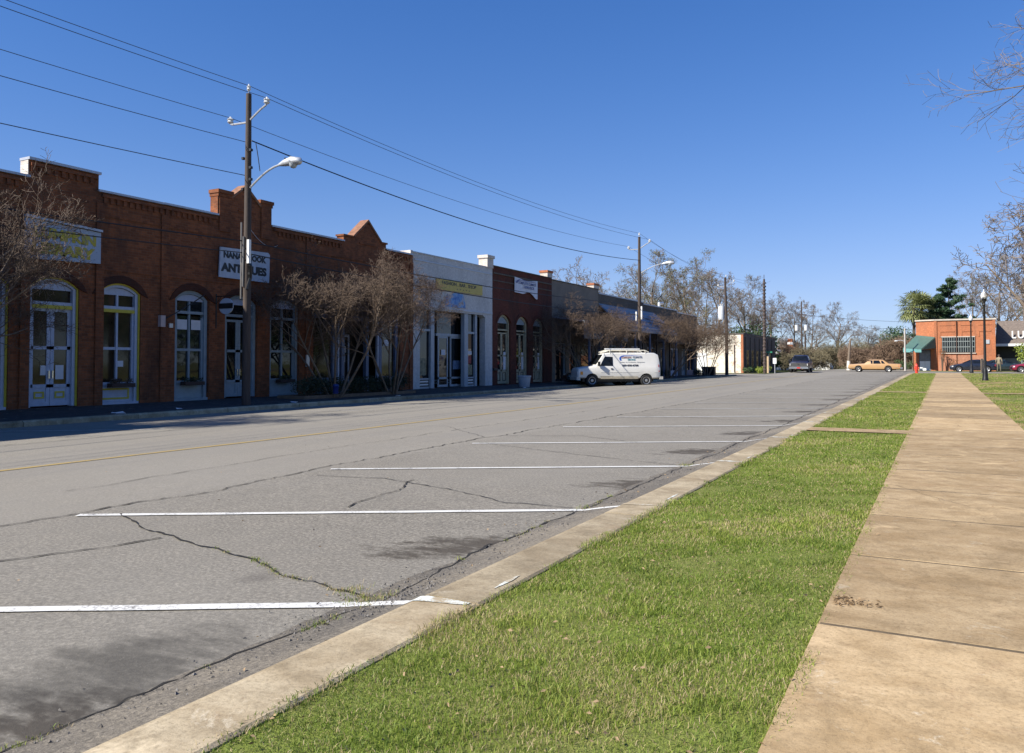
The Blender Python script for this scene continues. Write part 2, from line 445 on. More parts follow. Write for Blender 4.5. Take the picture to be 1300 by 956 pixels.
# kerb blocks
def kerb(name, prof, s0, s1, step, gap=.012):
    mb = MB(); tints = []; a = s0; rnd = random.Random(3)
    while a < s1:
        b = min(a + step, s1); n = max(1, int((b - a) / 1.5))
        dzr = rnd.uniform(-.001, .001); dl = 0.
        cuts = [a + gap + (b - a - 2 * gap) * k / n for k in range(n + 1)]
        m = len(prof); base = len(mb.v)
        vs = [W(c, p[0] + dl, G(c, p[0]) + p[1] + (dzr if p[1] > 0 else 0)) for c in cuts for p in prof]
        fs = [(k * m + i, k * m + (i + 1) % m, (k + 1) * m + (i + 1) % m, (k + 1) * m + i) for k in range(n) for i in range(m)]
        fs += [tuple(range(m)), tuple(n * m + i for i in range(m))]
        mb.add(vs, fs); tints += [rnd.random()] * len(fs)
        a = b
    o = mb.build(name, KERBM); o['kind'] = 'structure'
    at = o.data.attributes.new('tint', 'FLOAT', 'FACE'); at.data.foreach_set('value', tints)
    return o
kerb('kerb', [(2.97, -.1), (2.965, .005), (2.93, .085), (2.90, .108), (2.86, .115), (2.52, .112), (2.50, .10), (2.50, -.1)], -8, 86.2, 3.05)
kerb('far_kerb', [(20.0, -.1), (20.0, .11), (20.04, .145), (20.2, .15), (20.2, -.1)], -30, 89, 3.2)
sheet('soil_bed', -8, 86.3, -1.6, 2.55, .06, simple('dark_soil', (.07, .052, .032), .95, .3, 6, .5, 40), 2, 1)
sheet('verge', -8, 86.2, .55, 2.53, .092, VERGE, 1, 1)
o = sheet('lawn', 10, 88.5, -60, -1.35, .085, LAWN, 2, 3)
# crossing paths of concrete
for nm, a0, a1, b0, b1 in (('verge_path', 17.45, 18.25, .56, 2.52), ('verge_path', 38.3, 39.1, .56, 2.52), ('lawn_path', 38.3, 39.2, -14, -1.4)):
    o = sheet(nm, a0, a1, b0, b1, .112, WALK, .4, .5)
    at = o.data.attributes.new('tint', 'FLOAT', 'FACE'); at.data.foreach_set('value', [.35] * len(o.data.polygons))
# sidewalk slabs
mb = MB(); tints = []; a = -4.02; rnd = random.Random(11); joints = []
while a < 87:
    st = 1.76; b = a + st; half = rnd.uniform(-.03, .03)
    for (l0, l1) in ((-1.44, .635),):
        dz = [rnd.uniform(-.003, .003) for _ in range(4)]; g = .016
        n = 4; vs = []
        for (aa, bb, k) in ((a + g, l0, 0), (a + g, l1, 1), (b - g, l1, 2), (b - g, l0, 3)):
            vs.append(W(aa, bb, G(aa, bb) + .118 + dz[k]))
        c = Vector(vs[0]) * .25 + Vector(vs[1]) * .25 + Vector(vs[2]) * .25 + Vector(vs[3]) * .25
        lo = [(v[0], v[1], v[2] - .004) for v in vs]; lo2 = [(v[0], v[1], v[2] - .1) for v in vs]
        top = [(v[0] + (c.x - v[0]) * .003, v[1] + (c.y - v[1]) * .005, v[2]) for v in vs]
        fs = [(0, 1, 2, 3)] + [(i, (i + 1) % 4, 4 + (i + 1) % 4, 4 + i) for i in range(4)] + [(4 + i, 4 + (i + 1) % 4, 8 + (i + 1) % 4, 8 + i) for i in range(4)]
        mb.add(top + lo + lo2, fs); tints += [rnd.random()] * len(fs)
    joints.append(b); a = b
o = mb.build('sidewalk', WALK); o['kind'] = 'structure'
for j in [-4.02] + joints[:-1]:
    q = MB(); q.add([W(x, y, G(x, y) + .1168) for x, y in ((j - .024, -1.43), (j + .024, -1.43), (j + .024, .625), (j - .024, .625))], [(0, 1, 2, 3)]); q.cur = 0
    jo = q.build('joint_soil', simple('dark_joint_soil', (.11, .08, .045), .95, .4, 14), recalc=False); jo['kind'] = 'structure'
at = o.data.attributes.new('tint', 'FLOAT', 'FACE'); at.data.foreach_set('value', tints)

def zfac(s): return .23 + .0006 * s
def zshop(a, b):
    t = (b - 20.2) / 3.8
    return (G(a, 20) + .148) * (1 - t) + (zfac(a)) * t
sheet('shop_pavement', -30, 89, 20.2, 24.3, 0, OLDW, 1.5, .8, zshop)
sheet('far_corner_ground', 107.3, 112, 20, 60, .05, FARG, 2, 4)

def ramp_dz(L):          # asphalt patch rising against the kerb
    return .08 * min(1, max(0, (3.34 - L) / .37)) if L < 3.34 else 0.
# rough patched strip along the kerb
def strip(name, pts, wfun, dz, mat, seed=0):
    """ribbon along (s, L) points"""
    rnd = random.Random(seed); mb = MB(); vs = []; n = len(pts)
    for i, (a, b) in enumerate(pts):
        p0 = pts[max(i - 1, 0)]; p1 = pts[min(i + 1, n - 1)]
        d = Vector((p1[0] - p0[0], p1[1] - p0[1])).normalized(); nn = Vector((-d.y, d.x))
        w0, w1 = wfun(i / (n - 1), rnd)
        for w in (w0, w1):
            x, y = a + nn.x * w, b + nn.y * w
            vs.append(W(x, y, G(x, y) + dz + (ramp_dz(y) if y > 2.8 else 0)))
    mb.add(vs, [(2 * i, 2 * i + 1, 2 * i + 3, 2 * i + 2) for i in range(n - 1)])
    o = mb.build(name, mat, recalc=False)
    if o.data.polygons[0].normal.z < 0: o.data.flip_normals()
    return o
def rough_patch():
    t = NT('rough_gutter_asphalt')
    f1 = t.noise(38, 4, .85); f2 = t.noise(3, 5, .7)
    vo = t.n('ShaderNodeTexVoronoi'); vo.inputs['Scale'].default_value = 30; t.l(t.tc.outputs['Object'], vo.inputs[0])
    c = t.ramp(f1, [(.28, (.035, .032, .028)), (.52, (.12, .112, .10)), (.74, (.27, .25, .22))])
    c = t.mix(t.ramp(f2, [(.55, 0.), (.75, .5)]), c, (.12, .10, .07))
    c = t.mix(t.ramp(t.noise(.55, 4, .7), [(.42, 0.), (.6, .75)]), c, t.ramp(f1, [(.3, (.09, .082, .07)), (.7, (.33, .30, .25))]))
    t.col(t.mix(1., c, (1.06, 1.0, .90), 'MULTIPLY')); t.rough(.9); t.bump(f1, .8, .014)
    return t.m
GUT = rough_patch()
pts = [(-6 + .12 * i, 3.16) for i in range(770)]
_w = [0.]
def wg(u, r):
    _w[0] = max(-.06, min(.07, _w[0] + r.uniform(-.022, .022)))
    return (-.13, .27 + _w[0])
# built with a middle row so that its outer part lies flat and its inner part climbs to the kerb
mb = MB(); vs = []; _r = random.Random(5)
for (a, b) in pts:
    w0, w1 = wg(0, _r)
    for y, dz in ((b + w1, .006), (3.34, .0065), (3.15, .0065), (2.936, .0065)): vs.append(W(a, y, G(a, y) + dz + ramp_dz(y)))
mb.add(vs, [(4 * i + j, 4 * i + j + 1, 4 * i + j + 5, 4 * i + j + 4) for i in range(len(pts) - 1) for j in range(3)])
o = mb.build('gutter_patch', GUT, recalc=False); o['kind'] = 'structure'
if o.data.polygons[0].normal.z < 0: o.data.flip_normals()
CRACK = simple('crack_black', (.018, .016, .013), .95, .3, 20)
CRACKL = simple('crack_edge', (.12, .115, .10), .95, .3, 20)
def crack(pts, w, seed, jit=.05, step=.09):
    rnd = random.Random(seed); out = []
    jx = jy = 0
    for (a, b) in zip(pts[:-1], pts[1:]):
        d = math.hypot(b[0] - a[0], b[1] - a[1]); n = max(2, int(d / step))
        for k in range(n):
            jx = jx * .85 + rnd.uniform(-1, 1) * jit * .5; jy = jy * .85 + rnd.uniform(-1, 1) * jit * .5
            out.append((a[0] + (b[0] - a[0]) * k / n + jx, a[1] + (b[1] - a[1]) * k / n + jy))
    cr = lambda u, r: (-w * r.uniform(.05, 1.3) * (.5 + .8 * abs(math.sin(u * 37))), w * r.uniform(.05, 1.3))
    o = strip('road_crack', out, cr, .009, CRACK, seed); o['kind'] = 'structure'
    return out
WEEDPTS = []
c1 = crack([(-4, 3.42), (1, 3.44), (2.9, 3.40), (4.28, 3.22), (5.6, 3.42), (7.9, 3.38), (12, 3.40), (20, 3.36), (40, 3.4), (84, 3.4)], .013, 1, .05)
WEEDPTS += [p for p in c1 if -1 < p[0] < 9 and (random.random() < .25)]
c2 = crack([(5.35, 7.5), (5.05, 6.8), (4.9, 6.2), (4.75, 5.6), (4.62, 5.0), (4.5, 4.4), (4.4, 3.9), (4.25, 3.35)], .014, 2, .05, .06)
WEEDPTS += [p for p in c2 if p[1] < 5.6 and random.random() < .6]
crack([(3.2, 6.9), (3.9, 6.5), (4.4, 6.3), (4.9, 6.1)], .013, 3)
crack([(2.0, 8.1), (4.45, 8.05), (6.5, 7.85), (9, 8.05), (11.72, 8.2), (17.2, 8.1), (24, 8.0), (35, 8.1), (60, 8.0), (88, 8.1)], .014, 4, .07)
crack([(6.75, 5.65), (7.3, 5.8), (8.0, 5.9), (8.8, 6.2)], .010, 5)
crack([(8.4, 7.6), (8.6, 6.6), (8.2, 5.2), (7.8, 4.3), (7.8, 3.4)], .011, 6)
crack([(13.2, 7.9), (12.6, 6.4), (12.1, 5.0), (11.7, 3.4)], .010, 7)
crack([(14.5, 8.0), (15.2, 6.5), (14.6, 5.3)], .012, 17)
crack([(20.5, 8.0), (21.5, 6.4), (20.8, 4.2), (21.2, 3.4)], .014, 8)
crack([(28, 8.0), (29, 6.4), (28.5, 3.4)], .016, 9)
crack([(14, 8.2), (16, 10.5), (15, 12.6)], .008, 10)
crack([(2, 15.4), (20, 15.6), (60, 15.5), (85, 15.6)], .012, 12, .08)
crack([(6.0, 9.4), (12, 9.7), (22, 9.6), (40, 9.7)], .008, 13, .06)

# painted bay lines and centre line
def line(pts, w, mat, name, seed, dz=.0065, step=.3, jit=.006):
    out = []
    for (a, b) in zip(pts[:-1], pts[1:]):
        n = max(1, int(math.hypot(b[0] - a[0], b[1] - a[1]) / step))
        out += [(a[0] + (b[0] - a[0]) * k / n, a[1] + (b[1] - a[1]) * k / n) for k in range(n)]
    out.append(pts[-1])
    o = strip(name, out, lambda u, r: (-w / 2 + r.uniform(-jit, jit), w / 2 + r.uniform(-jit, jit)), dz, mat, seed)
    o['kind'] = 'structure'; return o
BOFF = {-1: .2, 0: .2, 3: .1, 4: .35}
for k in range(-1, 22):
    s0 = 1.27 + 3.85 * k + BOFF.get(k, 0)
    pts = [(s0, 7.85), (s0 + 2.6, 3.45), (s0 + 2.66, 3.34), (s0 + 2.64, 3.15), (s0 + 2.62, 2.94)]
    line(pts, .105, PW if k < 6 else PWF, 'bay_line', 20 + k, dz=.0088)
for k in range(0, 22):
    s0 = 6.2 + 3.85 * k
    line([(s0 + 2.4, 15.9), (s0, 19.9)], .10, PWF, 'bay_line', 60 + k)
line([(-20, 12.2), (6.65, 12.02), (15.1, 11.75), (30, 11.6), (88, 11.4)], .13, PY, 'centre_line', 90, step=1., jit=.012)
# white paint carried over the kerb at each bay line
def over_mat():
    t = NT('worn_white_paint_on_kerb'); n = t.noise(16, 5, .8); n2 = t.noise(3, 3, .6)
    f = t.math('ADD', t.math('MULTIPLY', n, .6), t.math('MULTIPLY', n2, .4))
    t.col(t.mix(t.ramp(f, [(.42, 0.), (.53, 1.)]), (.66, .71, .67), (.37, .30, .195))); t.rough(.8); return t.m
PK = over_mat()
for k in range(0, 12):
    s0 = 1.27 + 3.85 * k + 2.62 + BOFF.get(k, 0); rr = random.Random(k); mb = MB(); vs = []
    prof = [(2.945, .092), (2.937, .0945), (2.904, .1125), (2.86, .1195), (2.78, .1185), (2.70, .118), (2.62, .1175), (2.55, .117)]
    for i, (b, z) in enumerate(prof):
        u = i / (len(prof) - 1); w = .050 + .02 * math.sin(u * 3.1) * rr.uniform(.5, 1.3) - .03 * u; a = s0 + .07 * u
        for sg in (-1, 1): x = a + sg * w * rr.uniform(.8, 1.1); vs.append(W(x, b, G(x, b) + z))
    N = len(prof)
    mb.add(vs, [(2 * i, 2 * i + 1, 2 * i + 3, 2 * i + 2) for i in range(N - 1)]); o = mb.build('kerb_paint', PK); o['kind'] = 'structure'
    mb = MB(); vs = []; a0 = s0 + .42; N = 8
    for i in range(N):
        u = i / (N - 1); x = a0 + u * (.36 + .1 * (k % 3)); w = .016 * math.sin(math.pi * (u * .9 + .05)) * rr.uniform(.6, 1.2)
        for sg in (-1, 1): b = 2.575 + sg * w; vs.append(W(x, b, G(x, b) + .1165))
    mb.add(vs, [(2 * i, 2 * i + 1, 2 * i + 3, 2 * i + 2) for i in range(N - 1)]); o = mb.build('kerb_paint', PK); o['kind'] = 'structure'

# ------------------------------------------------------------------ grass
def blades_mesh(name, P, H, Wd, tint, mat, seed=1):
    rng = np.random.default_rng(seed); N = len(P)
    ang = rng.uniform(0, 2 * np.pi, N); lean = rng.uniform(.1, .95, N) * H; la = rng.uniform(0, 2 * np.pi, N)
    dx, dy = np.cos(ang) * Wd / 2, np.sin(ang) * Wd / 2
    lx, ly = np.cos(la) * lean, np.sin(la) * lean
    V = np.zeros((N, 5, 3), np.float32)
    for k, (sg, h, l, wk) in enumerate(((-1, 0, 0, 1), (1, 0, 0, 1), (-1, .6, .4, .75), (1, .6, .4, .75), (0, 1, 1, 0))):
        V[:, k, 0] = P[:, 0] + sg * dx * wk + lx * l
        V[:, k, 1] = P[:, 1] + sg * dy * wk + ly * l
        V[:, k, 2] = P[:, 2] + H * h * (1 - .25 * l)
    me = bpy.data.meshes.new(name); me.vertices.add(N * 5); me.vertices.foreach_set('co', V.ravel())
    idx = (np.arange(N)[:, None] * 5 + np.array([0, 1, 3, 2, 2, 3, 4])[None]).ravel().astype(np.int32)
    me.loops.add(N * 7); me.loops.foreach_set('vertex_index', idx)
    me.polygons.add(N * 2)
    st = (np.arange(N)[:, None] * 7 + np.array([0, 4])[None]).ravel().astype(np.int32)
    me.polygons.foreach_set('loop_start', st)
    me.update(calc_edges=True)
    at = me.attributes.new('tint', 'FLOAT', 'FACE'); at.data.foreach_set('value', np.repeat(tint, 2).astype(np.float32))
    me.materials.append(mat)
    o = bpy.data.objects.new(name, me); COL.objects.link(o)
    return o
def grass_mat():
    t = NT('grass_blades')
    at = t.n('ShaderNodeAttribute', attribute_name='tint')
    c = t.ramp(at.outputs['Fac'], [(0., (.07, .12, .014)), (.45, (.185, .265, .032)), (.8, (.33, .38, .07)), (.88, (.42, .33, .16)), (1., (.54, .43, .26))])
    t.col(c); t.rough(.55); t.b.inputs['Specular IOR Level'].default_value = .35
    tr = t.n('ShaderNodeBsdfTranslucent'); t.l(c, tr.inputs[0])
    mx = t.n('ShaderNodeMixShader'); mx.inputs[0].default_value = .35
    t.l(t.b.outputs[0], mx.inputs[1]); t.l(tr.outputs[0], mx.inputs[2]); t.l(mx.outputs[0], t.out.inputs[0])
    return t.m
GRASSM = grass_mat()
rng = np.random.default_rng(4)
def patchnoise(x, y):
    return (np.sin(x * 1.7 + 1.3 * np.sin(y * .9)) + np.sin(y * 1.3 + 2.1 * np.sin(x * .7 + 1)) + np.sin((x + y) * 2.9 + 3 * np.sin(y * .37)) * .7) / 2.7
def scatter(s0, s1, L0, L1, n):
    return rng.uniform(s0, s1, n), rng.uniform(L0, L1, n)
Ps, Hs, Ws, Ts = [], [], [], []
def add_blades(s, L, h, w, dz=.085, dry=.21, excl=()):
    keep = np.ones(len(s), bool)
    for a0, a1 in excl: keep &= ~((s > a0) & (s < a1))
    s, L = s[keep], L[keep]; n = len(s)
    z = np.clip(s, -60, 100) * .006 + dz + np.where(L > 2.8, .08 * np.clip((3.34 - L) / .37, 0, 1), 0)
    pn = patchnoise(s, L)
    tint = np.clip(rng.normal(.42, .17, n) + pn * .22, 0, .79)
    dr = rng.uniform(0, 1, n) < dry * (1 + 1.6 * np.clip(pn, 0, 1))
    tint[dr] = rng.uniform(.84, 1, dr.sum())
    pf = patchnoise(s * 5.3 + 2, L * 6.1); thin = (patchnoise(s * 2.3 + 9, L * 2.7 + 4) > .42) & (rng.uniform(0, 1, n) < .55)
    tint = np.clip(tint - .12 * (pf > .3), 0, 1); s, L, z, tint, pn, pf = [q[~thin] for q in (s, L, z, tint, pn, pf)]; n = len(s)
    Ps.append(np.stack([-L, s, z], 1)); Hs.append(rng.uniform(.45, 1.35, n) * h * (1 + .3 * pn + .35 * np.clip(pf, -.6, 1))); Ws.append(rng.uniform(.7, 1.2, n) * w); Ts.append(tint)
paths = ((17.4, 18.3), (38.25, 39.15))
for s0, s1, den, h, w in ((1.2, 4, 13000, .036, .0034), (4, 7, 9500, .036, .004), (7, 12, 5500, .037, .0052), (12, 20, 2900, .038, .0078), (20, 40, 1200, .042, .012), (40, 86, 420, .05, .022)):
    for l0, l1 in ((.60, 2.53),):
        n = int((s1 - s0) * (l1 - l0) * den); s, L = scatter(s0, s1, l0, l1, n)
        add_blades(s, L, h, w, excl=paths)
# ragged edges leaning over the sidewalk and kerb
for s0, s1, den, w in ((1.2, 8, 420, .004), (8, 20, 200, .007), (20, 80, 80, .014)):
    n = int((s1 - s0) * den)
    s, L = scatter(s0, s1, .56, .66, n); m = patchnoise(s * 3, L) > -.3; add_blades(s[m], L[m], .038, w, .1, .3, paths)
    s, L = scatter(s0, s1, 2.46, 2.56, n); m = patchnoise(s * 2, L + 5) > .0; add_blades(s[m], L[m], .045, w, .1, .3, paths)
# right-hand lawn
for s0, s1, l0, den, w in ((15, 25, -5, 1500, .009), (25, 45, -9, 420, .016), (45, 88, -22, 110, .03)):
    n = int((s1 - s0) * (-1.4 - l0) * den); s, L = scatter(s0, s1, l0, -1.42, n)
    m = (patchnoise(s * .35, L * .5 + 2) < .35) | (rng.uniform(0, 1, n) < .2); add_blades(s[m], L[m], .045, w, .08, .22, ((38.2, 39.3),))
P = np.concatenate(Ps); o = blades_mesh('grass', P, np.concatenate(Hs), np.concatenate(Ws), np.concatenate(Ts), GRASSM, 2)
tag(o, 'short green grass with straw blades on the verge and lawn', 'grass', kind='stuff')
# weeds in cracks and joints
Ps, Hs, Ws, Ts = [], [], [], []
wp = np.array([p for p in WEEDPTS]); k = rng.integers(0, len(wp), 1500)
add_blades(wp[k, 0] + rng.normal(0, .02, 1500), wp[k, 1] + rng.normal(0, .02, 1500), .022, .004, .004, .5)
cl = rng.normal(0, .05, (700, 2)); cc = np.array([(4.28, 3.3), (4.2, 3.42), (7.9, 3.4), (11.7, 3.4), (4.35, 3.6), (3.7, 3.3)])[rng.integers(0, 6, 700)]
add_blades(cc[:, 0] + cl[:, 0] * 1.6, cc[:, 1] + cl[:, 1], .035, .004, .004, .3)
js = np.array([j for j in joints if 2 < j < 30])
n = 2600; k = rng.integers(0, len(js), n); Lx = rng.uniform(-1.44, .62, n); m = patchnoise(js[k] * 5, Lx * 2.5) > .12
add_blades(js[k][m] + rng.normal(0, .008, m.sum()), Lx[m], .018, .004, .095, .35)
P = np.concatenate(Ps); o = blades_mesh('weeds', P, np.concatenate(Hs), np.concatenate(Ws), np.concatenate(Ts), GRASSM, 3)
tag(o, 'small weeds growing out of pavement joints and road cracks', 'weeds', kind='stuff')
# dead leaves and clippings
def litter(name, pts, size, mat, label, seed):
    r = random.Random(seed); mb = MB()
    for (a, b, dz) in pts:
        z = G(a, b) + dz + (ramp_dz(b) if b > 2.8 else 0); L_ = size * r.uniform(.5, 1.5); w_ = L_ * r.uniform(.15, .38); t = r.uniform(0, 6.28); u = Vector((math.cos(t), math.sin(t), r.uniform(-.3, .3))); v = Vector((-math.sin(t), math.cos(t), r.uniform(-.4, .4)))
        c = Vector((-b, a, z)); up = Vector((0, 0, L_ * .25))
        vs = [c - u * L_ / 2 , c - v * w_ / 2 - up * .4, c + u * L_ / 2, c + v * w_ / 2 + up]
        mb.add([tuple(x) for x in vs], [(0, 1, 2), (0, 2, 3)])
    o = mb.build(name, mat, recalc=False); tag(o, label, 'leaves', kind='stuff'); return o
DRY = simple('dry_leaf', (.24, .165, .09), .8, .35, 12)
r = random.Random(5); pts = []
for _ in range(800):
    a = 2 + 22 * r.random() ** 1.3; pts.append((a, r.uniform(.62, 2.5), .125))
for _ in range(160): pts.append((5.25 + r.gauss(0, .05), .60 - abs(r.gauss(0, .10)), .127))
for _ in range(60): pts.append((r.uniform(2, 30), r.uniform(-1.4, .6), .13))
for _ in range(120): pts.append((r.uniform(2.5, 14), 3.3 + r.gauss(0, .25), .012))
for _ in range(50): pts.append((r.uniform(3, 14), r.uniform(3.5, 12), .012))
litter('fallen_leaves', pts, .024, DRY, 'tan fallen leaves and clippings on grass, pavement and road', 6)
# gravel crumbs in the gutter
r = random.Random(8); mb = MB()
for _ in range(1500):
    a = r.uniform(2, 16) if r.random() < .7 else 4.2 + r.gauss(0, .35); b = 3.2 + r.gauss(0, .16)
    if b < 3.0: continue
    s_ = r.uniform(.004, .014); z = G(a, b) + .008 + ramp_dz(b)
    vs = [(-b + r.uniform(-s_, s_), a + r.uniform(-s_, s_), z) for _ in range(3)] + [(-b, a, z + s_)]
    mb.add(vs, [(0, 1, 2), (0, 1, 3), (1, 2, 3), (2, 0, 3)])
o = mb.build('gravel', simple('gutter_gravel', (.16, .15, .14), .9, .5, 60)); tag(o, 'loose grey gravel crumbs in the gutter', 'gravel', kind='stuff')

# cracks across a few sidewalk slabs, and dark dirt along their edges
for i, pts in enumerate(([(9.0, -.3), (9.6, .1), (10.4, .55)], [(3.6, -1.2), (4.4, -.9), (5.2, -1.0)], [(14.3, .5), (14.9, -.2), (15.6, -1.3)], [(22.1, .4), (22.9, -.6), (23.2, -1.3)])):
    rnd = random.Random(i); out = []
    for (a, b) in zip(pts[:-1], pts[1:]):
        for k in range(8): out.append((a[0] + (b[0] - a[0]) * k / 8 + rnd.uniform(-.02, .02), a[1] + (b[1] - a[1]) * k / 8 + rnd.uniform(-.02, .02)))
    o = strip('sidewalk_crack', out, lambda u, r: (-.003 * r.uniform(.2, 1), .003 * r.uniform(.2, 1)), .1228, simple('sidewalk_crack_dirt', (.09, .065, .035), .95, .3, 20), i); o['kind'] = 'structure'
# ------------------------------------------------------------------ buildings on the left
LF = 24.0
def arc(s0, s1, zs, zt, n=10):
    """points from (s1, zs) over the crown to (s0, zs)"""
    w = (s1 - s0) / 2; h = zt - zs; rad = (w * w + h * h) / (2 * h); cz = zt - rad; cs = (s0 + s1) / 2
    a0 = math.asin(min(1, w / rad)) if h < w else math.pi / 2
    return [(cs + rad * math.sin(a0 - 2 * a0 * k / n), cz + rad * math.cos(a0 - 2 * a0 * k / n)) for k in range(n + 1)]
def opening(s0, s1, z0, zs, zt=None):
    if zt is None: return [(s0, z0), (s1, z0), (s1, zs), (s0, zs)]
    return [(s0, z0), (s1, z0)] + arc(s0, s1, zs, zt)
def wall_poly(mb, outer, holes, L0, thick):
    rings = [outer] + holes
    tri = tessellate_polygon([[Vector((p[0], p[1], 0)) for p in r] for r in rings])
    flat = [p for r in rings for p in r]
    v = [W(p[0], L0, p[1]) for p in flat] + [W(p[0], L0 + thick, p[1]) for p in flat]; n = len(flat)
    fs = []
    for t in tri:
        a, b, c = (Vector(v[i]) for i in t)
        t2 = t if (b - a).cross(c - a).x > 0 else (t[0], t[2], t[1])
        fs.append(tuple(t2)); fs.append(tuple(n + i for i in reversed(t2)))
    k = 0
    for r in rings:
        m = len(r)
        for i in range(m):
            j = (i + 1) % m; fs.append((k + i, k + j, n + k + j, n + k + i))
        k += m
    return mb.add(v, fs)

def ring_frame(mb, s0, s1, z0, zs, zt, w, La, Lb):
    """frame following an arched or square opening, open at the bottom"""
    if zt: o = [(s0, z0)] + arc(s0, s1, zs, zt)[::-1] + [(s1, z0)]; i = [(s0 + w, z0)] + arc(s0 + w, s1 - w, zs, zt - w)[::-1] + [(s1 - w, z0)]
    else: o = [(s0, z0), (s0, zs), (s1, zs), (s1, z0)]; i = [(s0 + w, z0), (s0 + w, zs - w), (s1 - w, zs - w), (s1 - w, z0)]
    for k in range(len(o) - 1):
        mb.psz([o[k], o[k + 1], i[k + 1], i[k]], La, Lb)
def arched_bay(root, s0, s1, z0, zs, zt, kind, fm, tm=None, gm=GLASSB, papers=(), trans=3.32, base=.95, panelm=None, tymp=None):
    """kind 'door' (double leaves) or 'window'; returns nothing, adds parts under root"""
    Lg = LF + .24
    fr = MB(); ring_frame(fr, s0 + .02, s1 - .02, z0, zs - .01, zt - .01, .13, LF + .10, LF + .30)
    fr.box(s0 + .15, s1 - .15, LF + .14, LF + .3, trans + .07, trans + .17)
    frame = fr.build('frame', fm, root)
    if tm:
        m = MB(); ring_frame(m, s0 + .003, s1 - .003, z0, zs, zt - .003, .05, LF + .05, LF + .13)
        m.box(s0 + .15, s1 - .15, LF + .115, LF + .2, trans - .04, trans + .07)
        m.build('yellow_trim', tm, root)
    # filling board under the arch
    tz = zs - .06
    m = MB(); m.psz([(s0 + .15, tz)] + [(s1 - .15, tz)] + arc(s0 + .15, s1 - .15, zs - .015, zt - .15), LF + .17, LF + .24); m.build('arch_board', tymp or fm, root)
    # transom light
    m = MB(); m.box(s0 + .14, s1 - .14, Lg, Lg + .03, trans + .17, tz); m.build('transom_pane', GLASSD if gm is GLASSD else gm, root)
    mid = (s0 + s1) / 2
    a, b = s0 + .15, s1 - .15
    if kind == 'window':
        m = MB(); m.box(mid - .035, mid + .035, LF + .17, Lg, base, tz); m.box(a, b, LF + .18, Lg, 2.04, 2.13); m.box(a, b, LF + .16, LF + .30, base - .08, base + .02)
        m.box(b - .07, b, LF + .165, Lg, base, trans - .04); m.box(a, a + .07, LF + .165, Lg, base, trans - .04)
        m.build('glazing_bars', fm, root)
        m = MB(); m.box(a, b, Lg, Lg + .03, base, trans); m.build('window_pane', gm, root)
        m = MB(); m.box(a, b, LF + .2, LF + .3, z0, base - .08); pn = m.build('lower_panel', panelm or fm, root)
        if tm:
            m = MB(); c0, c1, d0, d1 = a + .05, b - .12, z0 + .14, base - .18
            for q in ((c0, c1, d0, d0 + .06), (c0, c1, d1 - .06, d1), (c0, c0 + .06, d0 + .06, d1 - .06), (c1 - .06, c1, d0 + .06, d1 - .06)): m.box(q[0], q[1], LF + .185, LF + .205, q[2], q[3])
            m.build('panel_trim', tm, pn)
        m = MB(); m.box(s0 + .02, s1 - .02, LF + .03, LF + .2, z0 - .04, z0 + .06); m.build('sill', fm, root)
    else:
        for (p, q) in ((a, mid - .006), (mid + .006, b)):
            m = MB()
            for bx in ((p, q, z0 + .03, z0 + .16), (p, q, base - .1, base + .0), (p, q, 2.02, 2.12), (p, q, trans - .13, trans - .04), (p, p + .11, z0 + .16, trans - .13), (q - .11, q, z0 + .16, trans - .13)):
                m.box(bx[0], bx[1], LF + .19, LF + .27, bx[2], bx[3])
            d = m.build('door', fm, root)
            m = MB(); m.box(p + .1, q - .1, Lg - .02, Lg + .02, base, trans - .1); m.build('pane', gm, d)
            m = MB(); m.box(p + .1, q - .1, LF + .215, LF + .26, z0 + .15, base - .09); m.build('lower_panel', fm, d)
            if tm:
                m = MB(); c0, c1, d0, d1 = p + .16, q - .16, z0 + .26, base - .22
                for w in ((c0, c1, d0, d0 + .05), (c0, c1, d1 - .05, d1), (c0, c0 + .05, d0 + .05, d1 - .05), (c1 - .05, c1, d0 + .05, d1 - .05)): m.box(w[0], w[1], LF + .195, LF + .217, w[2], w[3])
                m.build('panel_trim', tm, d)
            m = MB(); hx = q - .05 if p < mid - .2 else p + .05; m.box(hx - .02, hx + .02, LF + .13, LF + .19, base + .18, base + .42); m.build('handle', CHROME, d)
    for (c, z, w, h) in papers:
        m = MB(); m.box(c - w / 2, c + w / 2, Lg - .035, Lg - .024, z - h / 2, z + h / 2); m.build('paper_notice', PAPER, root)

def body_box(root, s0, s1, z1, mat, depth=16, name='rear_walls'):
    m = MB(); m.box(s0 + .02, s1 - .02, LF + 2.0, LF + depth, -.3, z1); o = m.build(name, mat, root)
    m = MB(); m.box(s0 + .02, s1 - .02, LF + .42, LF + 1.99, 4.8, z1); m.build('front_roof', mat, root); return o
def coping(mb, s0, s1, z, th=.07, ov=.07):
    mb.box(s0 - .02, s1 + .02, LF - ov, LF + .42, z, z + th)
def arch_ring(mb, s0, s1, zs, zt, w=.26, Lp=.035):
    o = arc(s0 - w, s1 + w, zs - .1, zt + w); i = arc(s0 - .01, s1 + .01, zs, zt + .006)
    for k in range(len(o) - 1): mb.psz([o[k], o[k + 1], i[k + 1], i[k]], LF - Lp, LF + .02)

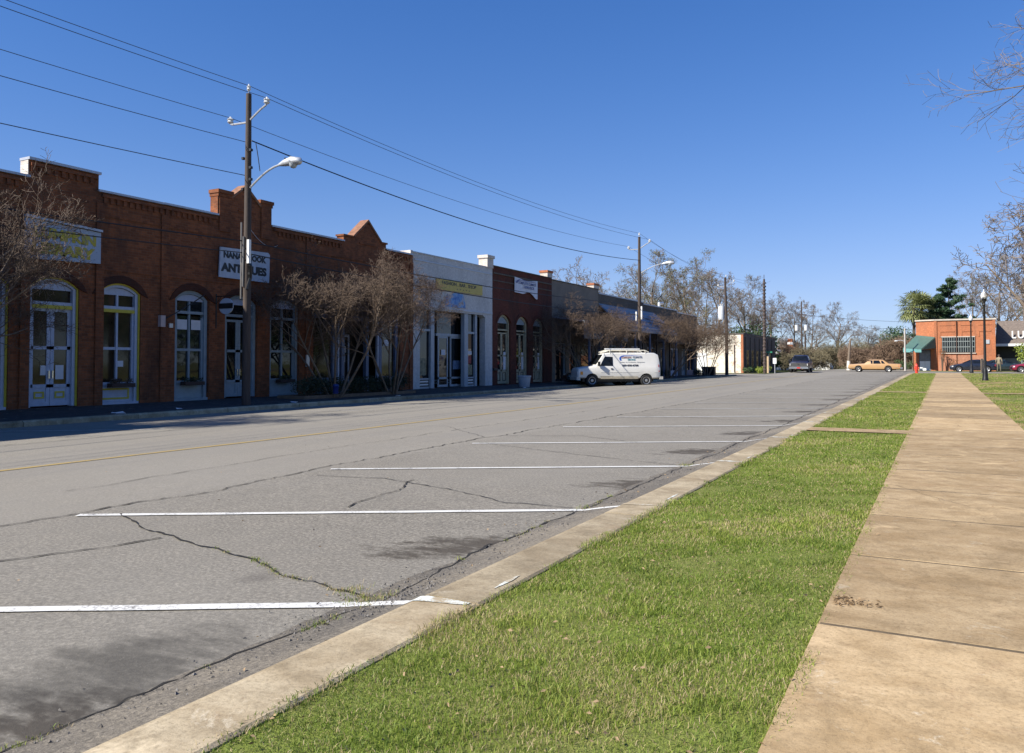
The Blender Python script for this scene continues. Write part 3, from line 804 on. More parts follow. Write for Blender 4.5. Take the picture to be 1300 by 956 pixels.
# --- long red brick block with the library and the antiques shop
A = thing('brick_shop_building', 'long red brick shop row with arched doorways and brick gables at the left', 'building', W(18, 26, 0))
zA = 7.16
ops = [(3.6, 5.1, 'W'), (6.5, 8.0, 'D'), (9.4, 10.9, 'W'), (11.95, 13.45, 'W'), (14.02, 15.60, 'D'), (16.28, 17.80, 'W'), (19.18, 20.68, 'w'), (21.42, 23.05, 'd'), (23.72, 25.4, 'w')]
holes = []
for s0, s1, k in ops: holes.append(opening(s0, s1, .24, 3.92, 4.25))
SF0, SF1, SFT = 26.25, 32.55, 4.25
holes.append(opening(SF0, SF1, .24, SFT))
outer = [(3.02, -.2), (33.6, -.2), (33.6, zA), (31.35, zA), (31.35, 7.42), (30.95, 7.42), (29.93, 8.32), (28.85, 7.42), (28.2, 7.42), (28.2, zA), (23.76, zA), (23.76, 8.02), (23.12, 8.02), (23.12, 7.82), (22.38, 8.48), (21.68, 7.92), (21.68, 8.04), (21.02, 8.04), (21.02, zA), (16.2, zA), (16.2, 7.7), (13.96, 7.7), (13.96, zA), (3.02, zA)]
m = MB(); wall_poly(m, outer, holes, LF, .40); A_wall = m.build('brick_front', BRICK, A)
body_box(A, 3.02, 33.6, 6.5, BRICK)
for a, b, dz in ((3.0, 13.96, 0), (16.2, 18.6, 0), (18.64, 21.02, .01), (23.76, 28.2, 0), (31.35, 33.55, 0)):
    m = MB(); coping(m, a, b, zA + dz); m.build('coping', COPING, A)
m = MB(); coping(m, 13.94, 16.22, 7.7, .08, .09); m.build('raised_parapet_cap', COPING, A)
m = MB(); m.box(13.935, 13.958, LF + .005, LF + .40, 7.24, 7.695); m.build('parapet_end', BRICK_WSUN, A)
# gable caps
for q in (((20.97, 21.72, LF - .09, LF + .45, 8.04, 8.18), (21.0, 21.69, LF - .05, LF + .43, 7.92, 8.04)), ((23.08, 23.81, LF - .09, LF + .45, 8.02, 8.15), (23.1, 23.78, LF - .05, LF + .43, 7.90, 8.02)), ((28.14, 28.9, LF - .06, LF + .43, 7.42, 7.5),), ((30.9, 31.41, LF - .06, LF + .43, 7.42, 7.5),)):
    m = MB(); [m.box(*w) for w in q]; m.build('gable_pier_cap', BRICK, A)
m = MB()
for p in (((21.66, 7.92), (22.38, 8.48)), ((22.38, 8.48), (23.14, 7.82)), ((28.85, 7.42), (29.93, 8.32)), ((29.93, 8.32), (30.95, 7.42))):
    (a, b), (c, d) = p; m = MB(); m.psz([(a, b), (c, d), (c, d + .11), (a, b + .11)], LF - .06, LF + .43); m.build('gable_coping', simple('weathered_coping_brick', (.24, .12, .07), .9, .35, 6), A)
# recessed panels, corbel bands and hood arches
m = MB()
s = 3.2
while s < 33.3:
    if not (13.7 < s < 16.3 or 20.8 < s < 23.9 or 28.0 < s < 31.4): m.box(s, s + .11, LF - .055, LF + .01, zA - .34, zA - .16)
    elif 13.9 < s < 16.1: m.box(s, s + .11, LF - .055, LF + .01, 7.36, 7.54)
    s += .235
for a, b, z in ((3.05, 13.9, zA - .16), (16.3, 20.95, zA - .16), (23.85, 28.1, zA - .16), (31.4, 33.5, zA - .16), (14.0, 16.15, 7.54)): m.box(a, b, LF - .075, LF + .01, z, z + .1)
for a, b in ((3.05, 13.8), (16.4, 33.5)): m.box(a, b, LF - .03, LF + .01, 6.38, 6.46); m.box(a, b, LF - .03, LF + .01, 4.62, 4.69)
for a in (13.75, 16.12, 18.55, 25.75, 33.3): m.box(a, a + .28, LF - .06, LF + .01, .1, zA - .36)
for a, z in ((21.05, 7.9), (23.15, 7.9)): m.box(a + .02, a + .56, LF - .05, LF + .01, 6.6, z)
m.box(22.0, 22.75, LF - .04, LF + .01, 7.5, 7.56); m.box(29.3, 30.5, LF - .04, LF + .01, 7.2, 7.27)
m.build('brick_bands', BRICK, A)
m = MB()
for s0, s1, k in ops:
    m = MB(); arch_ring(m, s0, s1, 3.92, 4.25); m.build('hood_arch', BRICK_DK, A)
for i, (s0, s1, k) in enumerate(ops):
    if k in 'WD':
        pp = []
        if s0 > 14 and s0 < 15: pp = [(14.62, 1.38, .2, .3), (15.12, 1.32, .26, .44)]
        if s0 > 16 and s0 < 17: pp = [(17.2, 1.58, .22, .2)]
        arched_bay(A, s0, s1, .26, 3.92, 4.25, 'door' if k == 'D' else 'window', PALE, YELLOW, GLASSB, pp)
    else:
        pp = [(19.6, 3.0, .52, .36), (20.25, 3.0, .42, .36)] if s0 < 19.5 else []
        arched_bay(A, s0, s1, .28, 3.92, 4.25, 'door' if k == 'd' else 'window', GREYBLUE, None, GLASSD, pp, panelm=simple('pale_sage_panel', (.27, .34, .37), .5, .1, 6), tymp=PALE)
# recessed shopfront behind the hedge
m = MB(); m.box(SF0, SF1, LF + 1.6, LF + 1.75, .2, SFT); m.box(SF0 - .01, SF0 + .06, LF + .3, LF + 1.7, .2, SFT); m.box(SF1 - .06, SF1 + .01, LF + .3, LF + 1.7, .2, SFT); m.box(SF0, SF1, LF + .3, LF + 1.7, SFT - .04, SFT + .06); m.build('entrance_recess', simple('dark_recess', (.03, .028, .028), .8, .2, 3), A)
m = MB()
for a in (27.65, 28.25, 30.0, 31.0, 32.3): m.box(a, a + .2, LF + .12, LF + .3, .2, SFT)
m.box(SF0, SF1, LF + .14, LF + .3, 3.6, 3.78); m.box(SF0, SF1, LF + .1, LF + .32, SFT - .18, SFT)
m.build('shopfront_posts', DKBLUE, A)
for a in (27.98, 30.85, SF0 + .02):
    m = MB(); m.box(a, a + .09, LF + .1, LF + .22, .25, SFT); m.build('pale_mullion', PALE, A)
for (a, b) in ((SF0 + .05, 27.65), (31.2, 32.3)):
    m = MB(); m.box(a, b, LF + .24, LF + .27, .95, 3.6); m.build('window_pane', GLASSB, A)
    m = MB(); m.box(a, b, LF + .2, LF + .3, .24, .95); m.build('lower_panel', DKBLUE, A)
    m = MB(); m.box(a, b, LF + .24, LF + .27, 3.8, SFT - .18); m.build('transom_pane', GLASSD, A)
for (a, b) in ((28.5, 29.2), (29.22, 29.95)):
    m = MB()
    for w in ((a, b, .3, .55), (a, b, 2.85, 2.97), (a, a + .1, .55, 2.85), (b - .1, b, .55, 2.85)): m.box(w[0], w[1], LF + 1.1, LF + 1.16, w[2], w[3])
    d = m.build('door', PALE, A); m = MB(); m.box(a + .09, b - .09, LF + 1.12, LF + 1.14, .55, 2.85); m.build('pane', GLASSD, d)
for c, z, w, h in ((28.7, 1.75, .2, .35), (29.1, 1.35, .34, .3), (29.55, 1.8, .18, .32), (29.6, 2.25, .2, .3), (31.7, 2.6, .5, .3)):
    m = MB(); m.box(c - w / 2, c + w / 2, LF + (1.09 if c < 30 else .2), LF + (1.1 if c < 30 else .21), z - h / 2, z + h / 2); m.build('paper_notice', PAPER, A)
# electric boxes and wall lamp
m = MB(); m.box(18.48, 18.66, LF - .16, LF, 2.86, 3.26); m.build('wall_lamp', simple('pale_pink_lamp', (.45, .36, .34), .5, .1), A)
m = MB(); m.box(18.9, 19.05, LF - .06, LF, 2.85, 3.0); m.build('junction_box', GALV, A)
m = MB(); m.box(25.72, 25.9, LF - .12, LF - .06, 1.45, 1.95); m.build('meter_box', GALV, A)
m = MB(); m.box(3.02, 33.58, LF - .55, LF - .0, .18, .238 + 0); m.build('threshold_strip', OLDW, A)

# taller block out of the frame to the left (its shadow lies on the street)
A2 = thing('brick_building', 'tall plain two storey red brick block at the near end of the shop row', 'building', W(-6, 30, 0))
m = MB(); m.box(-16, 3.0, LF, LF + 16, -.2, 10.0); m.build('brick_walls', BRICK, A2)
m = MB(); m.box(-16.1, 3.05, LF - .08, LF + .4, 10.0, 10.12); m.build('coping', COPING, A2)
for k in range(6):
    m = MB(); a = -14.5 + 2.8 * k; m.box(a, a + 1.2, LF - .02, LF + .02, 6.2, 8.4); wn = m.build('window', GREYBLUE, A2)
    m = MB(); m.box(a + .1, a + 1.1, LF - .03, LF - .021, 6.3, 8.3); m.build('pane', GLASSD, wn)

# signs on the brick block (a sign hangs on the wall: things of their own)
def peel_mat():
    t = NT('peeling_sign_paint'); f = t.noise(5, 6, .8, None, 1.); f2 = t.noise(18, 4, .8)
    c = t.mix(t.ramp(f, [(.58, 0.), (.63, 1.)]), (.36, .42, .50), (.05, .045, .042))
    c = t.mix(t.ramp(f2, [(.55, 0.), (.75, .35)]), c, (.16, .18, .20)); t.col(c); t.rough(.7); return t.m
PEEL = peel_mat()
def peel_letters():
    t = NT('peeling_yellow_letters'); f = t.noise(9, 6, .85, None, .6)
    c = t.mix(t.ramp(f, [(.52, 0.), (.60, 1.)]), (.46, .37, .03), (.22, .24, .22)); t.col(c); t.rough(.7); return t.m
PEELY = peel_letters()
sg = thing('painted_sign', 'peeling pale blue board with yellow lettering above the library double door', 'sign', W(15, LF - .1, 4.7))
m = MB(); m.psz([(13.82, 4.72), (16.22, 4.80), (16.22, 5.80), (13.82, 5.93)], LF - .13, LF - .06); m.build('board', PEEL, sg)
m = MB(); m.psz([(13.8, 5.95), (16.24, 5.82), (16.24, 5.89), (13.8, 6.03)], LF - .2, LF - .05); m.build('top_batten', COPING, sg)
text('lettering', 'LUMPKIN', .55, PEELY, sg, facade_M(15.05, LF - .135, 5.53) @ Matrix.Rotation(R(-1.5), 4, 'Z'), .034, .004, width=2.0, height=.35)
text('lettering', 'LIBRARY', .55, PEELY, sg, facade_M(15.02, LF - .135, 5.08) @ Matrix.Rotation(R(-.8), 4, 'Z'), .034, .004, width=2.0, height=.36)
sg = thing('painted_sign', 'white antiques sign with black hand lettering behind the near utility pole', 'sign', W(22.2, LF - .1, 4.8))
m = MB(); m.psz([(21.0, 4.84), (23.52, 4.83), (23.55, 5.96), (23.45, 6.04), (21.05, 5.98)], LF - .14, LF - .08); m.build('board', simple('off_white_sign_board', (.43, .47, .53), .55, .14, 4), sg)
for z in (5.1, 5.75):
    m = MB(); m.box(21.2, 23.3, LF - .08, LF, z, z + .05); m.build('bracket', BLACK, sg)
text('lettering', "NANA'S NOOK", .4, BLACK, sg, facade_M(22.27, LF - .145, 5.72), .024, .004, width=2.16, height=.26)
text('lettering', 'ANTIQUES', .55, BLACK, sg, facade_M(22.22, LF - .145, 5.21), .034, .004, width=2.3, height=.40)
sg = thing('hanging_sign', 'small round black and white sign projecting on a bracket beside the antiques door', 'sign', W(21.1, LF, 3.7))
m = MB(); m.tube([W(20.98, LF, 4.1), W(20.98, LF - .95, 4.1)], .018); m.tube([W(20.98, LF - .02, 2.9), W(20.98, LF - .02, 4.2)], .022); m.tube([W(20.98, LF, 3.8), W(20.98, LF - .3, 4.1)], .012); m.build('bracket', BLACK, sg)
# disc faces the oncoming walker (its face looks down the street)
def disc(mb, c, rx, rz, s0, s1, n=28):
    pts = [(c[0] + rx * math.cos(2 * math.pi * k / n), c[1] + rz * math.sin(2 * math.pi * k / n)) for k in range(n)]
    return mb.pLz(pts, s0, s1)
m = MB(); disc(m, (LF - .55, 3.72), .36, .30, 20.96, 21.0); m.build('disc', simple('sign_white', (.5, .55, .62), .5, .06), sg)
m = MB(); m.wbox(-(LF - .55) - .37, -(LF - .55) + .37, 20.95, 20.958, 3.63, 3.83); m.build('dark_band', BLACK, sg)
m = MB()
m.build('x', BLACK, sg) if False else None

# --- white painted shop
Bd = thing('white_shop_building', 'white painted brick shop with recessed glazed entrance next to the red brick row', 'building', W(37.5, 26, 0))
zB = 7.34
m = MB(); wall_poly(m, [(33.61, -.2), (41.85, -.2), (41.85, zB), (33.61, zB)], [[(34.25, .24), (41.0, .24), (41.0, 4.3), (40.7, 4.45), (34.25, 4.45)]], LF, .4); m.build('painted_front', BRICK_WP, Bd)
body_box(Bd, 33.62, 41.9, 6.6, BRICK_WSUN)
m = MB(); coping(m, 33.6, 41.2, zB, .05, .04); m.box(33.7, 41.8, LF - .03, LF + .01, 6.95, 7.03); m.box(33.7, 41.8, LF - .04, LF + .01, 4.55, 4.66); m.build('coping', COPING, Bd)
m = MB(); m.box(33.40, 33.62, LF + .0, LF + .7, zA + .08, 7.42); m.build('parapet_end', BRICK_WSUN, Bd)
m = MB(); m.box(41.15, 41.88, LF - .06, LF + .55, 7.34, 7.92); m.build('party_wall_pier', BRICK_WSUN, Bd)
m = MB(); m.box(41.08, 41.95, LF - .12, LF + .6, 7.92, 8.1); m.build('pier_cap', BRICK_WSUN, Bd)
GB = simple('grey_white_paint', (.36, .40, .43), .5, .1, 6)
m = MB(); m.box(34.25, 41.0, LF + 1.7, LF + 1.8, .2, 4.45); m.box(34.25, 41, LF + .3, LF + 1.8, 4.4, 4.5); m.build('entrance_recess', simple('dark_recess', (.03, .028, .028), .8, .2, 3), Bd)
m = MB()
for a, w in ((34.25, .1), (35.35, .34), (38.75, .4), (39.95, .2)): m.box(a, a + w, LF + .06, LF + .3, .24, 4.45)
m.box(34.3, 35.4, LF + .1, LF + .3, 3.3, 3.42); m.box(36.5, 39.5, LF + .48, LF + .62, 3.1, 3.25); m.box(39.1, 40, LF + .1, LF + .3, 3.3, 3.42)
m.build('shopfront_posts', GB, Bd)
for a, b in ((34.35, 35.35), (39.15, 39.95)):
    m = MB(); m.box(a, b, LF + .2, LF + .23, .8, 3.3); m.build('window_pane', GLASSD, Bd)
    m = MB(); m.box(a, b, LF + .2, LF + .23, 3.42, 4.45); m.build('transom_pane', GLASSD, Bd)
    m = MB(); m.box(a, b, LF + .16, LF + .25, .24, .8); pn = m.build('lower_panel', GB, Bd)
    m = MB(); m.box(a + .05, b - .05, LF + .145, LF + .16, .36, .72); m.build('black_border', BLACK, pn); m = MB(); m.box(a + .12, b - .12, LF + .135, LF + .146, .42, .5); m.box(a + .12, b - .12, LF + .135, LF + .146, .58, .66); m.build('white_strip', WHITE, pn)
for a, b in ((36.7, 37.7), (37.95, 39.4)):
    m = MB()
    for w in ((a, b, .28, .40), (a, b, 3.0, 3.1), (a, a + .1, .4, 3.0), (b - .1, b, .4, 3.0), (a, b, .72, .82)): m.box(w[0], w[1], LF + .5, LF + .56, w[2], w[3])
    d = m.build('door', GB, Bd); m = MB(); m.box(a + .09, b - .09, LF + .52, LF + .54, .8, 3.0); m.build('pane', GLASSD, d)
    m = MB(); m.box(a + .09, b - .09, LF + .51, LF + .55, .4, .72); m.build('lower_panel', BLACK, d); m = MB(); m.box(a + .16, b - .16, LF + .995, LF + .51, .46, .52); m.box(a + .16, b - .16, LF + .995, LF + .51, .6, .66); m.build('white_strip', WHITE, d)
m = MB(); m.box(36.6, 39.4, LF + .52, LF + .54, 3.25, 4.4); m.build('transom_pane', GLASSD, Bd)
for c, z, w, h, mt in ((37.2, 2.2, .4, .3, PAPER), (38.65, 1.5, .9, .5, simple('blue_goods', (.10, .16, .26), .6, .5, 9)), (39.5, 2.2, .5, .2, PAPER), (39.5, 1.8, .4, .45, simple('red_goods', (.3, .05, .04), .6, .3, 9)), (34.8, 1.4, .6, .9, simple('mixed_goods', (.22, .2, .12), .6, .7, 7)), (39.55, 1.2, .5, .6, simple('mixed_goods', (.22, .2, .12), .6, .7, 7))):
    Lz = LF + (.185 if c < 35.4 or c > 39.1 else .485); m = MB(); m.box(c - w / 2, c + w / 2, Lz, Lz + .012, z - h / 2, z + h / 2); m.build('window_display', mt, Bd)
sg = thing('painted_sign', 'long faded yellow sign board on the white painted shop', 'sign', W(38, LF - .1, 5.6))
m = MB(); m.box(35.7, 40.53, LF - .09, LF - .03, 5.6, 6.2); m.build('board', YSIGN, sg)
text('lettering', 'FASHION . BAR . SHOP', .3, BLACK, sg, facade_M(38.0, LF - .095, 6.0), .006, .004, width=3.6, height=.2)
text('lettering', '. . . . .', .3, BLACK, sg, facade_M(38.4, LF - .095, 5.74), .006, .004, width=1.4)
sg = thing('painted_mural', 'small blue painted picture below the yellow sign on the white shop', 'sign', W(37.8, LF - .05, 4.7))
m = MB(); m.psz([(36.6, 4.72), (38.7, 4.72), (38.7, 5.0), (38.45, 5.5), (37.6, 5.55), (37.1, 5.3), (36.8, 5.35)], LF - .03, LF - .012)
t = NT('blue_mural_paint'); t.col(t.ramp(t.noise(2.6, 4, .7), [(.36, (.06, .16, .45)), (.5, (.16, .34, .62)), (.58, (.42, .45, .5)), (.7, (.3, .16, .1))])); t.rough(.7)
m.build('painted_patch', t.m, sg)

# --- maroon brick shop with three arched doors
Cb = thing('maroon_shop_building', 'dark maroon brick shop with three khaki arched doors and a vinyl banner', 'building', W(46, 26, 0))
zC = 7.5
co = [(42.5, 44.15), (44.95, 46.55), (47.3, 48.9)]
m = MB(); wall_poly(m, [(41.87, -.2), (50.2, -.2), (50.2, zC), (41.87, zC)], [opening(a, b, .28, 4.15, 4.62) for a, b in co], LF, .4); m.build('brick_front', BRICK_MAR, Cb)
body_box(Cb, 41.9, 50.2, 6.6, BRICK_GR)
m = MB(); m.box(41.9, 50.15, LF - .05, LF + .42, zC, zC + .06); m.box(41.95, 50.15, LF - .06, LF + .01, 7.05, 7.14); m.box(41.95, 50.15, LF - .035, LF + .01, 6.62, 6.68); m.build('coping', BRICK_GR, Cb)
m = MB()
for a, b in co:
    m = MB(); arch_ring(m, a, b, 4.15, 4.62, .22); m.build('hood_arch', BRICK_MAR, Cb)
for a, b in co:
    arched_bay(Cb, a, b, .3, 4.15, 4.62, 'door', CREAM, None, GLASSD, [((a + b) / 2 + .42, 1.7, .3, 1.2)], trans=3.55, base=1.2, tymp=GREYBLUE)
    for c in (a + .48, b - .48):
        m = MB(); 
        for w in ((c - .2, c + .2, .5, .54), (c - .2, c + .2, .98, 1.02), (c - .2, c - .16, .54, .98), (c + .16, c + .2, .54, .98)): m.box(w[0], w[1], LF + .19, LF + .212, w[2], w[3])
        m.build('black_panel_outline', BLACK, Cb)
m = MB(); m.box(49.35, 50.15, LF - .08, LF + .5, zC + .06, 7.86); m.build('party_wall_pier', BRICK_WSUN, Cb)
m = MB(); m.box(49.3, 50.2, LF - .12, LF + .55, 7.86, 8.02); m.build('pier_cap', BRICK_ORG, Cb)
m = MB(); m.box(41.9, 42.4, LF - .1, LF, 1.15, 1.3); m.build('window_ledge', BLACK, Cb)
sg = thing('vinyl_banner', 'sagging white vinyl banner with blue lettering on the maroon brick shop', 'banner', W(46, LF - .1, 6.5))
bm_ = []; n = 14; m = MB(); vs = []
for i in range(n + 1):
    u = i / n; a = 44.55 + 3.25 * u; top = 7.1 - .10 * math.sin(math.pi * u); bot = 6.12 - .12 * u + .20 * math.exp(-((u - .62) / .17) ** 2) - .16 * math.exp(-((u - .92) / .14) ** 2)
    Lx = LF - .08 - .05 * math.sin(math.pi * u * 3)
    vs += [W(a, Lx, bot), W(a, Lx, top), W(a, Lx - .01, bot), W(a, Lx - .01, top)]
m.add(vs, [f for i in range(n) for f in ((4 * i, 4 * i + 1, 4 * i + 5, 4 * i + 4), (4 * i + 2, 4 * i + 6, 4 * i + 7, 4 * i + 3), (4 * i + 1, 4 * i + 3, 4 * i + 7, 4 * i + 5), (4 * i, 4 * i + 4, 4 * i + 6, 4 * i + 2))] + [(0, 2, 3, 1), (4 * n, 4 * n + 1, 4 * n + 3, 4 * n + 2)])
m.build('vinyl_sheet', simple('vinyl_white', (.55, .57, .64), .4, .06), sg)
bt = simple('banner_blue', (.06, .08, .25), .5, .1)
text('lettering', 'COMPLETE CLIMATE', .35, bt, sg, facade_M(46.2, LF - .15, 6.78), .004, .003, width=2.6, height=.17)
text('lettering', 'SERVICE', .35, bt, sg, facade_M(46.5, LF - .15, 6.54), .006, .003, width=1.4, height=.17)
m = MB()
for k in range(12):
    a0 = math.pi * (.5 + .5 * k / 12); a1 = math.pi * (.5 + .5 * (k + 1) / 12)
    f = lambda a, r: (45.2 + 1.6 * (math.cos(a)) * .33 * r + 0, 6.72 + .26 * math.sin(a) * r)
    m.psz([f(a0, 1), f(a1, 1), f(a1, .72), f(a0, .8)], LF - .155, LF - .148)
m.box(45.2, 47.5, LF - .155, LF - .148, 6.93, 6.965); m.build('swoosh', bt, sg)

# --- tan stucco shop and the shop with the metal canopy
D = thing('tan_shop_building', 'tan stucco fronted shop with metal canopy beyond the maroon brick shop', 'building', W(54, 26, 0))
zD = 7.42
m = MB(); wall_poly(m, [(50.22, -.2), (58.78, -.2), (58.78, zD), (50.22, zD)], [opening(50.8, 52.6, .3, 3.1), opening(53.2, 54.6, .3, 3.0), opening(55.2, 58.2, .9, 3.0)], LF, .4); m.build('stucco_front', STUCCO, D)
body_box(D, 50.24, 58.78, 6.6, BRICK_GR)
m = MB(); m.box(50.2, 58.8, LF - .05, LF + .42, zD, zD + .06); m.build('coping', BRICK_GR, D)
m = MB(); m.box(57.7, 58.75, LF - .06, LF + .5, zD + .06, 7.72); m.build('party_wall_pier', BRICK_WSUN, D)
m = MB(); m.box(57.65, 58.8, LF - .1, LF + .55, 7.72, 7.86); m.build('pier_cap', BRICK_ORG, D)
def canopy(root, s0, s1, Lo, zi, zo, fas, mat):
    m = MB(); m.pLz([(LF, zi), (LF, zi - .12), (Lo, zo - .12), (Lo, zo)], s0, s1); m.build('canopy_roof', mat, root)
    m = MB(); m.box(s0, s1, Lo - .05, Lo + .02, zo - fas, zo + .02); m.build('canopy_fascia', mat, root)
for i, (a, b) in enumerate(((50.8, 52.6), (53.2, 54.6), (55.2, 58.2))):
    m = MB(); m.box(a, b, LF + .2, LF + .23, .3, 3.1); m.build('window_pane', GLASSD, D)
    m = MB(); ring_frame(m, a, b, .3, 3.05, None, .1, LF + .1, LF + .2); m.build('frame', CREAM if i == 1 else GREYBLUE, D)
canopy(D, 50.3, 58.7, 21.6, 4.9, 4.55, 1.25, GREYMETAL)
for a in (51.4, 53.3, 55.4, 57.6):
    m = MB(); m.box(a - .06, a + .06, 21.62, 21.74, .2, 4.4); m.build('canopy_post', DKBLUE, D)
E_ = thing('canopy_shop_building', 'long low dark brick shop row with a sloping ribbed metal canopy at the far end', 'building', W(72, 26, 0))
zE = 7.1
eo = [(60.2, 63), (64, 65.6), (66.4, 69.4), (70.6, 73.2), (74.6, 76.2), (77.2, 80.4), (81.6, 83.0), (83.6, 86.4)]
m = MB(); wall_poly(m, [(58.8, -.2), (87.5, -.2), (87.5, 6.75), (80, 6.75), (80, 6.95), (69.5, 6.95), (69.5, zE), (58.8, zE)], [opening(a, b, .32, 3.1) for a, b in eo], LF, .4); m.build('brick_front', BRICK_GR, E_)
body_box(E_, 58.82, 87.5, 6.2, BRICK_WH)
m = MB(); m.box(58.8, 69.5, LF - .06, LF + .42, zE, zE + .1); m.box(69.52, 80, LF - .06, LF + .42, 6.95, 7.06); m.box(80.02, 87.5, LF - .06, LF + .42, 6.75, 6.86); m.build('coping', COPING, E_)
for i, (a, b) in enumerate(eo):
    m = MB(); m.box(a, b, LF + .2, LF + .23, .3, 3.1); m.build('window_pane', GLASSD, E_)
    m = MB(); ring_frame(m, a, b, .3, 3.08, None, .12, LF + .06, LF + .2)
    if b - a > 2: m.box((a + b) / 2 - .04, (a + b) / 2 + .04, LF + .1, LF + .2, .3, 3.0)
    m.box(a, b, LF + .08, LF + .22, .3, .85); m.build('frame', (GREYBLUE, DKBLUE, PALE)[i % 3], E_)
m = MB(); m.box(81.8, 82.8, LF + .17, LF + .19, .9, 2.9); m.build('curtain', CURTAIN, E_)
canopy(E_, 58.85, 72.5, 21.7, 6.35, 4.3, .18, GREYMETAL)
m = MB()
for k in range(6):
    z = 6.35 - (6.35 - 4.3) * (k + .5) / 6; Lk = LF - (LF - 21.7) * (k + .5) / 6; m.box(58.85, 72.5, Lk - .05, Lk + .05, z - .02, z + .035)
m.build('canopy_ribs', GREYMETAL, E_)
for k in range(8):
    m = MB(); a = 59.3 + 1.85 * k; m.box(a - .06, a + .06, 21.74, 21.86, .2, 4.2); m.build('canopy_post', DKBLUE if k % 2 else BLACK, E_)
m = MB(); m.box(73.0, 86.8, 22.4, LF, 3.5, 3.62); m.build('flat_canopy', BLACK, E_)
m = MB(); m.tube([W(76, LF + .6, 6.8), W(76, LF + .6, 7.5), W(77.2, LF + .6, 7.6)], .14, 8); m.build('roof_vent', GALV, E_)

# --- whitewashed brick building beyond the side street
F = thing('whitewashed_building', 'small whitewashed brick building with grey street front past the last shop', 'building', W(120, 26, 0))
m = MB(); m.box(110.4, 134, 24.0, 33.8, -.1, 5.55); m.build('side_wall', BRICK_WH, F)
m = MB(); m.box(110.42, 134.05, 23.93, 23.998, -.1, 5.5); m.build('street_front', BRICK_GR, F)
m = MB(); m.box(110.3, 134.1, 23.85, 24.3, 5.55, 5.72); m.box(110.3, 110.7, 24.3, 33.9, 5.55, 5.68); m.build('coping', BRICK_GR, F)
m = MB(); m.box(110.35, 110.41, 23.9, 24.22, -.1, 5.5); m.build('corner_quoin', BRICK_ORG, F)
for k in range(7):
    a = 111.5 + 3.2 * k; m = MB(); m.box(a, a + .5, 23.80, 23.92, .2, 5.2); m.build('pilaster', BRICK_GR, F)
for k in range(6):
    a = 112.5 + 3.2 * k; m = MB(); m.box(a, a + 1.4, 23.90, 23.925, .8, 3.4); m.build('window', GLASSD, F)
m = MB(); m.box(110.34, 110.38, 28.9, 30.2, .2, 3.0); m.build('side_door', WHITE, F)
m = MB(); m.tube([W(110.3, 25.1, .3), W(110.3, 25.1, 4.1)], .05); m.build('drainpipe', BRICK_DK, F)

# --- orange brick building at the end of the sidewalk
zg = .6
Gb = thing('orange_brick_building', 'sunlit orange brick building with barred window at the end of the sidewalk', 'building', W(116, -1.5, zg))
m = MB(); fp = [(3.05, 116.1), (.95, 115), (-5.75, 115), (-5.75, 127), (3.05, 127)]
def plan(mb, pts, z0, z1): return mb.prism([(-L, s, z0) for L, s in pts], None, (0, 0, z1 - z0))
plan(m, fp, .3, 7.0); m.build('brick_walls', BRICK_ORG, Gb)
m = MB(); plan(m, [(3.18, 116.0), (.98, 114.86), (-5.87, 114.86), (-5.87, 127.1), (3.18, 127.1)], 7.0, 7.18); m.build('coping', simple('pale_coping_stone', (.45, .40, .34), .8, .15, 4), Gb)
m = MB()
for (a, b) in ((.35, -1.35), (-2.0, -3.3), (-3.9, -5.3)):
    m.box(114.95, 115.0, a, b, 5.55, 5.7); m.box(114.95, 115, a, a - .14, 4.9, 5.55); m.box(114.95, 115, a, b, 6.35, 6.45)
m.box(114.93, 115.0, .9, .62, .5, 6.9)
for L in (.95, -5.75): m.box(114.9, 115.0, L - .0, L - (.3 if L > 0 else -.3), .5, 6.95)
m.build('brick_bands', BRICK_ORG, Gb)
m = MB(); m.box(114.93, 115.0, .1, -3.45, 2.95, 4.85); wn = m.build('barred_window', GLASSD, Gb)
m = MB()
for k in range(15): L = .02 - .25 * k; m.box(114.88, 114.925, L, L - .05, 2.97, 4.83)
m.box(114.885, 114.92, .1, -3.55, 3.6, 3.68); m.box(114.885, 114.92, .1, -3.55, 4.3, 4.38); m.build('bars', simple('pale_green_bars', (.22, .25, .24), .6, .2, 8), wn)
m = MB(); m.box(114.84, 115.0, .2, -3.65, 2.78, 2.9); m.build('sill', simple('pale_coping_stone', (.45, .40, .34), .8, .15, 4), wn)
m = MB(); m.box(114.9, 115, .2, -3.55, 4.86, 4.98); m.build('lintel', simple('pale_coping_stone', (.45, .40, .34), .8, .15, 4), wn)
m = MB(); m.box(114.9, 115.0, .5, -4.6, .5, 2.6); m.build('pink_patched_wall', brick('pinkish_brick', (.50, .22, .13), (.44, .18, .1), (.45, .28, .2), stain_amt=.25), Gb)
# corner entrance: double door in the splayed wall
def spl(u, out, z):      # along the splayed wall, u=0..1
    return (-(.95 + 2.1 * u) , 115 + 1.1 * u - out, z)
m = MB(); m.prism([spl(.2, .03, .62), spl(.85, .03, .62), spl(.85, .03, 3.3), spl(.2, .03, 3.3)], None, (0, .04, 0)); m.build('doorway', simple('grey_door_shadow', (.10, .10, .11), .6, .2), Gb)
for u0, u1 in ((.24, .515), (.525, .8)):
    m = MB(); m.prism([spl(u0, .07, .65), spl(u1, .07, .65), spl(u1, .07, 1.85), spl(u0, .07, 1.85)], None, (0, .035, 0)); m.build('door', WHITE, Gb)
    m = MB(); m.prism([spl(u0, .07, 1.9), spl(u1, .07, 1.9), spl(u1, .07, 3.2), spl(u0, .07, 3.2)], None, (0, .035, 0)); m.build('door_glass', simple('grey_door_glass', (.14, .15, .17), .2, .2), Gb)
